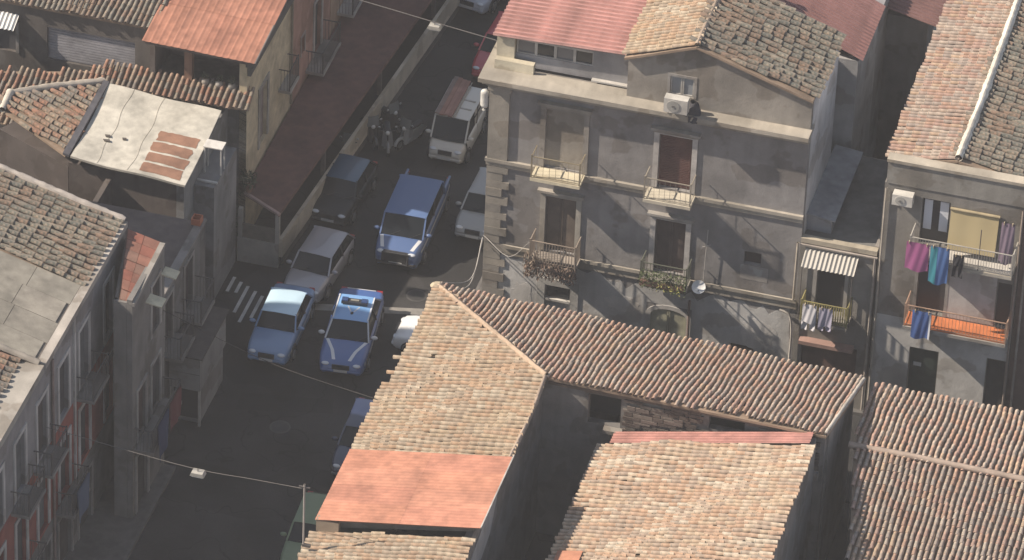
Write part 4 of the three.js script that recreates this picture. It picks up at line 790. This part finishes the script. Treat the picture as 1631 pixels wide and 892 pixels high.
// light blue saloon at the left
{
  const c = car({ name: 'saloon_car', label: 'light blue saloon with sunlight painted on its roof, waiting beside the crossing stripes', L: 4.3, W: 1.72, H: 1.42, belt: .93, hood: .87, tail: .98, cab: [.82, .3, -1.1, -1.6], axle: .82, roofW: .64, paint: paint(.15, .25, .43), roofPaint: paint(.55, .74, .86), pos: [-7.25, 0, 2.2], turn: 2 });  // pale roof colour carries painted sunlight, the body is the true blue
  for (const s of [-1, 1]) part('side_stripe', grid(12, 1, (u, v) => { const z = -1.8 + 3.7 * u, [yt, w, yb] = lerpTab(c.o.tab, z); return [s * (w + .006), yb + (yt - yb) * (v ? .66 : .56), z]; }), PWHITE, c);
}
// silver hatchback behind it
car({ label: 'silver grey hatchback parked along the cream porch wall', L: 3.95, W: 1.68, H: 1.44, belt: .93, hood: .9, tail: .98, cab: [.95, .35, -1.3, -1.82], axle: .78, roofW: .64, paint: M([.36, .35, .37], .4, { phys: true, clearcoat: 1, metalness: .35 }), pos: [-7.0, 0, -1.85], turn: -4 });
// dark car, blue reflection painted into its roof colour
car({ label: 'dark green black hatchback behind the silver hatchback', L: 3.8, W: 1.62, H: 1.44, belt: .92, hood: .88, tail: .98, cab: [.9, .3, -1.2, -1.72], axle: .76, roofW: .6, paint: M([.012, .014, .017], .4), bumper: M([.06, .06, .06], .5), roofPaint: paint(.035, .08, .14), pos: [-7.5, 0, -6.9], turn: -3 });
// grey car hard by the corner house
car({ label: 'pale grey car half hidden behind the corner house pilaster', L: 3.9, W: 1.66, H: 1.45, belt: .93, hood: .9, tail: .98, cab: [.95, .35, -1.3, -1.8], axle: .78, roofW: .62, paint: M([.3, .31, .31], .4, { phys: true, clearcoat: 1, metalness: .2 }), pos: [-1.95, 0, -7.65], turn: -1 });
// white car under the courtyard house eave
car({ label: 'bright white car poking its nose out from the cross street behind the tan eave', L: 3.9, W: 1.66, H: 1.44, belt: .92, hood: .88, tail: .98, cab: [.9, .3, -1.25, -1.75], axle: .78, roofW: .62, paint: paint(.72, .73, .73), pos: [-1.05, 0, 1.15], turn: -90 });
// red car and a white car far up the street
car({ label: 'dark red car at the top of the street beside the pink veranda roof', L: 4.0, W: 1.7, H: 1.44, belt: .93, hood: .88, tail: .98, cab: [.95, .3, -1.3, -1.82], axle: .8, roofW: .63, paint: paint(.46, .04, .06), pos: [-4.25, 0, -18.5], turn: -3 });
car({ label: 'second dark red car further up, beyond the first red car', L: 4.0, W: 1.7, H: 1.44, belt: .93, hood: .88, tail: .98, cab: [.95, .3, -1.3, -1.82], axle: .8, roofW: .63, paint: paint(.26, .03, .04), pos: [-3.7, 0, -23.2], turn: -3 });
car({ label: 'white car cut off by the top edge of the picture', L: 4.0, W: 1.7, H: 1.44, belt: .93, hood: .88, tail: .98, cab: [.95, .3, -1.3, -1.82], axle: .8, roofW: .63, paint: paint(.45, .47, .52), pos: [-6.15, 0, -23.1], turn: -12 });
// vehicles along the courtyard house
car({ label: 'dark blue car partly hidden by the eave beyond the clay sheet roof', L: 4.1, W: 1.7, H: 1.45, belt: .93, hood: .9, tail: .98, cab: [.95, .3, -1.3, -1.85], axle: .8, roofW: .63, paint: paint(.02, .032, .08), bumper: M([.16, .18, .2], .4), pos: [-2.2, 0, 8.1], turn: 2 });
car({ label: 'dull green car behind the lamp pole at the street edge', L: 4.2, W: 1.66, H: 1.46, belt: .93, hood: .88, tail: .98, cab: [.9, .3, -1.3, -1.82], axle: .8, roofW: .62, paint: M([.2, .27, .17], .5), pos: [-2.35, 0, 14.1], turn: 3 });

// police pickup
{
  const BL = paint(.085, .14, .29), c = car({ name: 'police_pickup', label: 'large blue police pickup with flat roof, dark open bed and white front corners', cat: 'pickup', L: 5.3, W: 1.88, H: 1.78, belt: 1.1, hood: 1.04, tail: 1.12, cab: [1.75, 1.15, -1.35, -1.55], axle: .9, roofW: .8, paint: BL, roofPaint: M([.10, .165, .33], .55), bumper: TRIM, pos: [-4.4, 0, -5.75], turn: 2, cp: .16 });
  const { topY } = c.o;
  for (const s of [-1, 1]) {
    strip(c, 'bonnet_stripe', [[s * .76, 1.8], [s * .68, 2.1], [s * .58, 2.44]], .14, topY, PWHITE);
    part('side_stripe', grid(14, 1, (u, v) => { const z = -2.4 + 4.6 * u, [yt, w, yb] = lerpTab(c.o.tab, z); return [s * (w * (v ? .99 : 1) + .006), yb + (yt - yb) * (v ? .8 : .68), z]; }), PWHITE, c);
    part('bed_rail', new THREE.CapsuleGeometry(.06, .9, 4, 8).rotateX(Math.PI / 2).translate(s * .84, 1.15, -2.1), BL, c);
  }
  part('load_bed', box(-.74, .74, 1.1, 1.16, -2.5, -1.6), M([.015, .015, .017], .9), c);
  part('bull_bar', [rod([-.5, .5, 2.78], [.5, .5, 2.78], .035), rod([-.5, .95, 2.72], [.5, .95, 2.72], .035), rod([-.5, .5, 2.78], [-.5, .95, 2.72], .035), rod([.5, .5, 2.78], [.5, .95, 2.72], .035)], TRIM, c);
  part('dark_grille', box(-.48, .48, .5, .98, 2.6, 2.68), TRIM, c);
}
// white work van with a load on the roof rack
{
  const WV = paint(.58, .56, .50, .5);
  const c = car({ name: 'work_van', label: 'small white work van with brown boards on its roof rack', cat: 'van', L: 3.4, W: 1.56, H: 1.86, belt: 1.08, hood: .95, tail: 1.3, cab: [1.28, .72, -1.45, -1.58], axle: .6, roofW: .68, paint: WV, pos: [-4.42, 0, -12.15], turn: -1, cp: .3 });
  const { yr, wr } = c.o;
  for (const s of [-1, 1]) part('cargo_side', grid(2, 2, (u, v) => [s * (.715 - .03 * v + .004), 1.1 + (yr - 1.1) * v, -1.5 + 1.5 * u]), WV, c);
  part('roof_rib', [box(.12, .6, yr + .055, yr + .07, -.5, -.42), box(.12, .6, yr + .055, yr + .07, .1, .18)], grime(.4, .39, .36), c);
  part('roof_rack', [rod([-.68, yr + .14, .85], [-.68, yr + .14, -1.6], .02), rod([.1, yr + .14, .95], [.1, yr + .14, -1.6], .022), ...[-1.4, -.4, .5].map(z => rod([-.68, yr + .13, z], [.1, yr + .13, z], .02)), ...[-1.4, .5].flatMap(z => [rod([-.66, yr, z], [-.66, yr + .14, z], .02), rod([.1, yr + .04, z], [.1, yr + .14, z], .02)])], grime(.5, .49, .46), c);
  for (let i = 0; i < 4; i++) part('plank', box(-.66 + i * .18, -.49 + i * .18, yr + .16, yr + .2 + (i % 2) * .015, -1.75 + .05 * i, .95 + .06 * (i % 2)), [grime(.28, .22, .2), grime(.38, .21, .17), grime(.42, .24, .2), grime(.36, .2, .17)][i], c);
}
// scooters in a huddle by the porch
function scooter(label, col, pos, turn, screen, group) {
  const t = thing('motor_scooter', label, 'scooter', [0, 0, 0], group), bm = paint(...col);
  for (const z of [-.62, .62]) { const w = part('wheel', new THREE.TorusGeometry(.2, .06, 8, 18).rotateY(Math.PI / 2).translate(0, .26, z), RUBBER, t); part('rim', new THREE.CylinderGeometry(.13, .13, .05, 12).rotateZ(Math.PI / 2).translate(0, .26, z), CHROME, w); }
  const side = ext(poly([[-.85, .5], [-.6, .72], [-.05, .7], [.05, .36], [.38, .3], [.42, .22], [-.3, .22], [-.55, .34]]), .3); side.rotateY(-Math.PI / 2).translate(.15, 0, 0);
  part('body', side, bm, t);
  part('seat', new THREE.CapsuleGeometry(.13, .5, 4, 10).rotateX(Math.PI / 2).scale(1.05, .6, 1).translate(0, .77, -.32), TRIM, t);
  part('front_shield', grid(6, 6, (u, v) => { const k = u * 2 - 1; return [k * (.24 - .06 * v), .3 + .62 * v, .45 - .12 * v - .1 * k * k]; }), bm, t);
  part('mudguard', new THREE.TorusGeometry(.26, .07, 6, 12, Math.PI * .9).rotateY(-Math.PI / 2).rotateX(-.2).translate(0, .28, .62), bm, t);
  part('handlebar', [rod([-.33, 1.0, .3], [.33, 1.0, .3], .02), rod([0, .6, .42], [0, 1.0, .3], .03)], TRIM, t);
  for (const s of [-1, 1]) part('mirror', new THREE.SphereGeometry(.06, 8, 6).scale(1, .8, .4).translate(s * .34, 1.16, .28), CHROME, t);
  if (screen) part('windshield', grid(6, 4, (u, v) => { const k = u * 2 - 1; return [k * .26, .95 + .42 * v, .38 - .1 * v - .06 * k * k]; }), M([.16, .17, .17], .25), t);
  part('headlamp', new THREE.SphereGeometry(.09, 10, 8).translate(0, .92, .36), M([.6, .6, .58], .2), t);
  t.position.set(...pos); t.rotation.y = rad(turn);
  return t;
}
scooter('black scooter with clear windscreen nearest the porch in the huddle', [.03, .03, .033], [-7.75, 0, -11.3], 35, true, 'scooters by the porch');
scooter('grey scooter with pale trim second in the huddle', [.2, .2, .2], [-7.0, 0, -11.1], 20, false, 'scooters by the porch');
scooter('dark scooter standing behind the grey scooter', [.04, .035, .035], [-7.3, 0, -12.4], 60, true, 'scooters by the porch');
scooter('white fronted scooter nearest the white work van', [.3, .3, .29], [-6.2, 0, -11.6], -25, true, 'scooters by the porch');
scooter('blue scooter tucked against the porch wall', [.08, .14, .28], [-8.15, 0, -9.9], 5, true, 'scooters by the porch');

// ================================================================ small things on the buildings
function acUnit(label, x0, x1, y0, y1, z, deep) {
  const t = thing('air_conditioner', label, 'air conditioner', [(x0 + x1) / 2, y0, z + deep / 2]), w = grime(.72, .71, .67, .5);
  part('casing', box(x0, x1, y0, y1, z + .05, z + deep), w, t);
  const f = part('fan_guard', new THREE.CylinderGeometry((y1 - y0) * .4, (y1 - y0) * .4, .02, 20).rotateX(Math.PI / 2).translate(x0 + (x1 - x0) * .4, (y0 + y1) / 2, z + deep + .012), grime(.45, .45, .43), t);
  part('fan_hub', new THREE.CylinderGeometry(.05, .05, .02, 10).rotateX(Math.PI / 2).translate(x0 + (x1 - x0) * .4, (y0 + y1) / 2, z + deep + .034), grime(.2, .2, .2), f);
  for (const x of [x0 + .1, x1 - .1]) part('bracket', [box(x - .02, x + .02, y0 - .04, y0 - .003, z + .01, z + deep - .03), box(x - .02, x + .02, y0 - .3, y0 - .043, z + .01, z + .05)], IRON, t);
}
acUnit('white air conditioner above the brown shuttered balcony door', 6.72, 7.6, 12.5, 13.1, .5, .4);
acUnit('white air conditioner beside the curtained window', 15.3, 16.05, 9.95, 10.4, .0, .42);
{
  const t = thing('dark_cloth', 'dark cloth heaped beside the air conditioner on the cornice', 'cloth', [7.75, 12.2, .25]);
  part('cloth', grid(12, 10, (u, v) => { const a = u * Math.PI * 2, r = (.26 - .12 * v) * (1 + .18 * Math.sin(a * 3 + v * 4)); return [7.72 + r * Math.cos(a), 12.215 + .5 * v * (1 + .1 * Math.sin(a * 2)), .26 + r * .7 * Math.sin(a)]; }), M([.045, .045, .055], .95), t);
  part('fold', grid(6, 6, (u, v) => [7.58 + .34 * u, 12.25 - .3 * v, .535 + .03 * Math.sin(u * 9 + v * 3)]), M([.05, .05, .06], .95), t);
}
{
  const t = thing('satellite_dish', 'white satellite dish with thin aerial between the balconies of the corner house', 'satellite dish', [8.4, 4.9, .3]);
  const pts = []; for (let i = 0; i <= 8; i++) pts.push(new THREE.Vector2(.26 * i / 8, .07 * (i / 8) ** 2));
  part('dish', new THREE.LatheGeometry(pts, 22).rotateX(Math.PI / 2 - .5).rotateY(.3).translate(8.38, 4.75, .55), M([.74, .74, .72], .5, { side: THREE.DoubleSide }), t);
  part('arm', [rod([8.4, 4.7, .05], [8.4, 4.72, .5], .025), rod([8.36, 4.58, .6], [8.48, 4.86, .92], .012)], IRON, t);
  part('mast', [rod([8.45, 4.5, .14], [8.52, 7.1, .16], .014), rod([8.35, 6.3, .16], [8.65, 6.45, .16], .01)], grime(.6, .58, .55), t);
}
{
  const t = thing('street_lamp', 'white street lamp head on the top corner of the tall grey house', 'street lamp', [-.2, 10.6, .1]);
  part('lamp_head', new THREE.CapsuleGeometry(.16, .5, 6, 12).scale(1, 1, .8).translate(-.22, 11.0, .02), grime(.78, .78, .75, .4), t);
  part('arm', rod([0, 11.1, .05], [-.15, 11.1, .03], .03), IRON, t);
  part('cap', new THREE.ConeGeometry(.09, .12, 10).translate(-.22, 10.56, .02), grime(.4, .4, .38), t);
}
// hanging lamps on cables across the street
function lampOnCable(label, p) {
  const t = thing('hanging_lamp', label, 'street lamp', p);
  part('housing', ext(poly([[-.26, 0], [.26, 0], [.2, .14], [-.2, .14]]), .3).translate(p[0], p[1] - .2, p[2] - .15), grime(.5, .49, .45, .5), t);
  part('lens', box(p[0] - .2, p[0] + .2, p[1] - .25, p[1] - .203, p[2] - .12, p[2] + .12), M([.55, .54, .5], .3), t);
  part('hook', rod([p[0], p[1] - .06, p[2]], [p[0], p[1] + .06, p[2]], .015), IRON, t);
}
lampOnCable('pale lamp hanging on the cable between orange roof and pink veranda roof', [-3.05, 11.75, -3.1]);
single('overhead_cable', 'thick cable slung from the pink veranda roof across the street', 'cable', [tube([[.05, 13.1, -.75], [-3.05, 11.8, -3.1], [-6.5, 10.3, -5.8], [-9.95, 8.75, -8.5]], .02, 6, 40)], grime(.1, .095, .095));
single('overhead_cable', 'cable from the tan eave across the road below the police saloon', 'cable', [tube([[-.5, 6.1, 12.6], [-4.7, 6.25, 11.9], [-8.95, 7.2, 11.3]], .013, 6, 40)], grime(.07, .065, .06));
single('overhead_cable', 'white cable from the lamp pole out over the dark road', 'cable', [tube([[-.55, 8.6, 21.4], [-2.6, 8.2, 20.95], [-4.6, 7.95, 20.7], [-10.4, 7.9, 20]], .011, 6, 40)], grime(.2, .19, .18));
lampOnCable('small grey lamp over the dark road left of the lamp pole', [-4.6, 7.92, 20.7]);
{
  const t = thing('lamp_pole', 'thin grey pole at the street eave beside the green van', 'pole', [-.55, 6.0, 21.4]);
  part('pole', rod([-.55, 6.1, 21.4], [-.55, 8.8, 21.4], .035, 8), grime(.5, .46, .43), t);
  part('bracket', [box(-.6, -.3, 6.1, 6.2, 21.35, 21.45), box(-.75, -.35, 8.66, 8.7, 21.37, 21.43)], IRON, t);
}
for (const [i, [a, m, b, lab]] of [[[-.06, 4.8, .12], [.2, 4.7, 2.6], [-.3, 6.15, 5.2], 'pale cable from the corner quoins to the hip corner, upper of two'], [[-.06, 4.65, .14], [.15, 4.4, 2.6], [-.15, 6.1, 5.3], 'pale cable from the corner quoins to the hip corner, lower of two'], [[-.04, 4.9, .1], [1.2, 4.75, .9], [1.95, 5.6, .95], 'thin line from the corner quoins to the balcony with dry plants']].entries())
  single('slack_cable', lab, 'cable', tube([a, m, b], i < 2 ? .022 : .01, 6, 24), grime(.55, .53, .5));

// ---------------------------------------------------------------- plants and laundry
function leaves(n, [x0, x1, y0, y1, z0, z1], size, seed, droop = 0) {
  const R = rng(seed), pos = [];
  for (let i = 0; i < n; i++) {
    const c = V(x0 + (x1 - x0) * R(), y0 + (y1 - y0) * R() ** .8, z0 + (z1 - z0) * R()), a = V(R() - .5, (R() - .5) - droop, R() - .5).normalize().multiplyScalar(size * (.6 + R())), b = V(R() - .5, R() - .5, R() - .5).cross(a).normalize().multiplyScalar(size * .3);
    const p = [c.clone().sub(a), c.clone().add(b), c.clone().add(a), c.clone().sub(b)];
    for (const k of [0, 1, 2, 0, 2, 3]) pos.push(p[k].x, p[k].y, p[k].z);
  }
  const g = new THREE.BufferGeometry(); g.setAttribute('position', new THREE.Float32BufferAttribute(pos, 3)); g.computeVertexNormals(); return g;
}
{
  const t = thing('planter', 'green leafy planter along the lower right balcony of the corner house', 'plant', [7.1, 4.75, .85]);
  part('trough', [box(6.25, 7.95, 4.75, 4.95, .95, 1.12)], grime(.22, .13, .1), t);
  part('foliage', leaves(900, [6.2, 8.0, 4.6, 5.4, .9, 1.18], .06, 5), M([.075, .1, .035], .8, { side: THREE.DoubleSide }), t);
  part('blossom', leaves(60, [6.9, 7.9, 4.55, 5.0, 1.08, 1.24], .06, 6), M([.4, .38, .12], .8, { side: THREE.DoubleSide }), t);
}
{
  const t = thing('dry_plant', 'mass of dry brown stems hanging from the middle left balcony', 'plant', [2.85, 4.3, .9]);
  part('stems', leaves(900, [1.85, 3.8, 4.1, 4.8, .8, 1.2], .085, 9, .5), M([.19, .135, .105], .9, { side: THREE.DoubleSide }), t);
  part('twigs', leaves(160, [1.75, 2.3, 4.15, 5.1, .7, 1.15], .1, 10, .7), M([.28, .22, .17], .9, { side: THREE.DoubleSide }), t);
}
function laundry(name, label, x0, x1, yt, yb, z, c, seed, o = {}) {
  const R = rng(seed), ph = R() * 6, m = M(c, .95, { side: THREE.DoubleSide });
  const f = (u, v, s) => [x0 + (x1 - x0) * (u + (o.taper || 0) * (u - .5) * -v), yt + (yb - yt) * v * (1 + (o.rag || .04) * Math.sin(u * 7 + ph)), z + s + .022 * Math.sin(u * 5 + ph + v * 2) * (.2 + v) + .008 * Math.sin(u * 17 + ph + v * 5)];
  const t = thing(name, label, o.cat || 'laundry', [(x0 + x1) / 2, yb, z], 'washing hung from the balconies');
  part('front', grid(18, 10, (u, v) => f(u, v, .02)), m, t);
  part('back', grid(18, 8, (u, v) => f(u, v * .7, -.03)), m, t);
  if (o.stripe) part('stripe', grid(6, 8, (u, v) => { const p = f(o.stripe[0] + (o.stripe[1] - o.stripe[0]) * u, v, .028); return p; }), M(o.stripeC, .95, { side: THREE.DoubleSide }), t);
  if (o.legs) for (const q of [0, 1]) part('leg', grid(6, 8, (u, v) => { const w = (x1 - x0) * .4, x = x0 + (q ? (x1 - x0) * .58 : 0) + w * u; return [x, yb + .02 - o.legs * v, z + .03 * Math.sin(u * 5 + v * 3 + q)]; }), m, t);
  part('pegs', [box(x0 + .08, x0 + .11, yt - .05, yt + .05, z - .04, z + .05), box(x1 - .11, x1 - .08, yt - .05, yt + .05, z - .04, z + .05)], grime(.6, .5, .35), t);
}
laundry('towel', 'magenta towel on the upper balcony line', 16.1, 16.95, 8.95, 7.75, 1.12, [.34, .10, .24], 1);
laundry('towel', 'teal and blue towel with pale edges next to the magenta towel', 17.0, 17.7, 8.95, 7.35, 1.13, [.07, .15, .36], 2, { stripe: [.02, .38], stripeC: [.04, .24, .3] });
laundry('trousers', 'black trousers hanging right of the blue towel', 17.85, 18.25, 8.75, 8.3, 1.12, [.025, .025, .03], 3, { legs: .55 });
laundry('towel', 'blue towel with white edges on the lower balcony above the orange floor', 16.55, 17.25, 5.95, 4.75, 1.12, [.06, .12, .33], 4, { stripe: [.9, 1], stripeC: [.6, .62, .66] });
laundry('curtain_cloth', 'mauve cloth hanging at the right end of the upper balcony', 19.4, 19.9, 10.1, 8.35, .5, [.2, .15, .2], 5);
laundry('shirt', 'white shirt hanging over the yellow railing of the narrow house', 12.42, 12.95, 5.15, 4.35, .93, [.66, .64, .66], 6, { legs: .35 });
laundry('shirt', 'lilac shirt beside the white shirt', 13.05, 13.55, 5.12, 4.3, .93, [.40, .38, .48], 7, { legs: .2 });
function laundryX(name, label, z0, z1, yt, yb, x, c, seed) {
  const R = rng(seed), ph = R() * 6, m = M(c, .95, { side: THREE.DoubleSide }), f = (u, v, s) => [x + s + .04 * Math.sin(u * 9 + ph + v * 2) * (.2 + v), yt + (yb - yt) * v * (1 + .05 * Math.sin(u * 6 + ph)), z0 + (z1 - z0) * u];
  const t = thing(name, label, 'laundry', [x, yb, (z0 + z1) / 2], 'washing hung from the balconies');
  part('front', grid(14, 8, (u, v) => f(u, v, .02)), m, t); part('back', grid(14, 6, (u, v) => f(u, v * .6, -.03)), m, t);
}
laundryX('sheet', 'navy blue sheet on the shaded balcony before the white parapet', 13.0, 14.2, 4.2, 2.6, -8.18, [.03, .045, .12], 11);
laundryX('sheet', 'dark red sheet next to the navy sheet', 11.6, 12.8, 4.2, 2.9, -8.18, [.15, .035, .04], 12);
laundryX('sheet', 'slate blue sheet on the lower balcony near the downpipe', 17.3, 18.6, 4.1, 2.7, -9.73, [.09, .12, .19], 13);

// ---------------------------------------------------------------- bits on the left
{
  const t = thing('white_frame', 'white metal table frame catching sun beside the white sheet roof', 'frame', [-10.7, 5.3, -.1]);
  const w = grime(.78, .77, .74, .5);
  part('top', box(-11.05, -10.3, 6.5, 6.54, -.42, .1), w, t);
  for (const [x, z] of [[-11.0, .05], [-10.36, .05], [-11.0, -.38], [-10.36, -.38]]) part('leg', box(x - .025, x + .025, 5.33, 6.5, z - .025, z + .025), w, t);
  part('rail', box(-11.1, -10.3, 5.33, 5.4, .6, .68), w, t);
}
{
  const t = thing('metal_barrier', 'pale metal barrier frames standing at the foot of the sheet roof house', 'barrier', [-11.0, 0, -2]);
  const w = grime(.5, .46, .38);
  for (const [x, z] of [[-10.95, -1.0], [-10.7, -1.7]]) part('hoop', [bar([x - .1, .02, z], [x - .1, .95, z], .07, .07), bar([x - .1, .95, z + .03], [x - .1, .95, z - 1.2], .07, .07), bar([x - .1, .95, z - 1.2], [x - .1, .02, z - 1.2], .07, .07), bar([x - .1, .5, z], [x - .1, .5, z - 1.2], .05, .05)], w, t);
}
{
  const t = thing('orange_crate', 'orange plastic crate on the corner of the dark flat roof', 'crate', [-9.92, 6.1, 4.3]);
  part('base', box(-10.1, -9.75, 6.105, 6.13, 4.1, 4.5), M([.42, .13, .06], .6), t);
  for (const [a, b, c, d] of [[-10.1, -10.07, 4.1, 4.5], [-9.78, -9.75, 4.1, 4.5], [-10.069, -9.781, 4.1, 4.13], [-10.069, -9.781, 4.47, 4.5]]) part('side', box(a, b, 6.131, 6.36, c, d), M([.42, .13, .06], .6), t);
}
for (const [x, l] of [[-12.1, 'pale stone vase on the loggia ledge, nearest the brown column'], [-11.55, 'pale stone vase on the loggia ledge, middle one'], [-11.05, 'pale stone vase on the loggia ledge, nearest the street']]) {
  const t = thing('stone_vase', l, 'vase', [x, 6.7, -3.45], 'vases on the loggia ledge');
  part('vase', new THREE.LatheGeometry([[.0, 0], [.12, 0], [.08, .08], [.16, .25], [.15, .36], [.1, .42], [.13, .46]].map(p => new THREE.Vector2(...p)), 14).translate(x, 6.71, -3.45), plaster(.5, .48, .45), t);
  part('plant', leaves(40, [x - .12, x + .12, 7.1, 7.35, -3.57, -3.33], .08, Math.round(-x * 10)), M([.08, .09, .05], .9, { side: THREE.DoubleSide }), t);
}
for (const [x, z, l] of [[-10.15, -2.9, 'bushy potted plant in the corner behind the red terrace edge'], [-10.75, -2.6, 'straggly potted plant against the grey wall near the porch']]) {
  const t = thing('potted_plant', l, 'plant', [x, 2.62, z]), y = x > -10.3 ? 2.66 : 0.02, h = x > -10.3 ? .5 : 2.6;
  part('pot', new THREE.CylinderGeometry(.16, .12, .28, 12).translate(x, y + .14, z), grime(.3, .16, .11), t);
  part('foliage', leaves(160, [x - .3, x + .3, y + .25, y + .35 + h, z - .25, z + .25], .1, Math.round(z * -7)), M([.07, .085, .045], .9, { side: THREE.DoubleSide }), t);
}
scene.traverse(o => { if (o.isMesh) { o.castShadow = true; o.receiveShadow = true; } });
renderer.render(scene, camera);
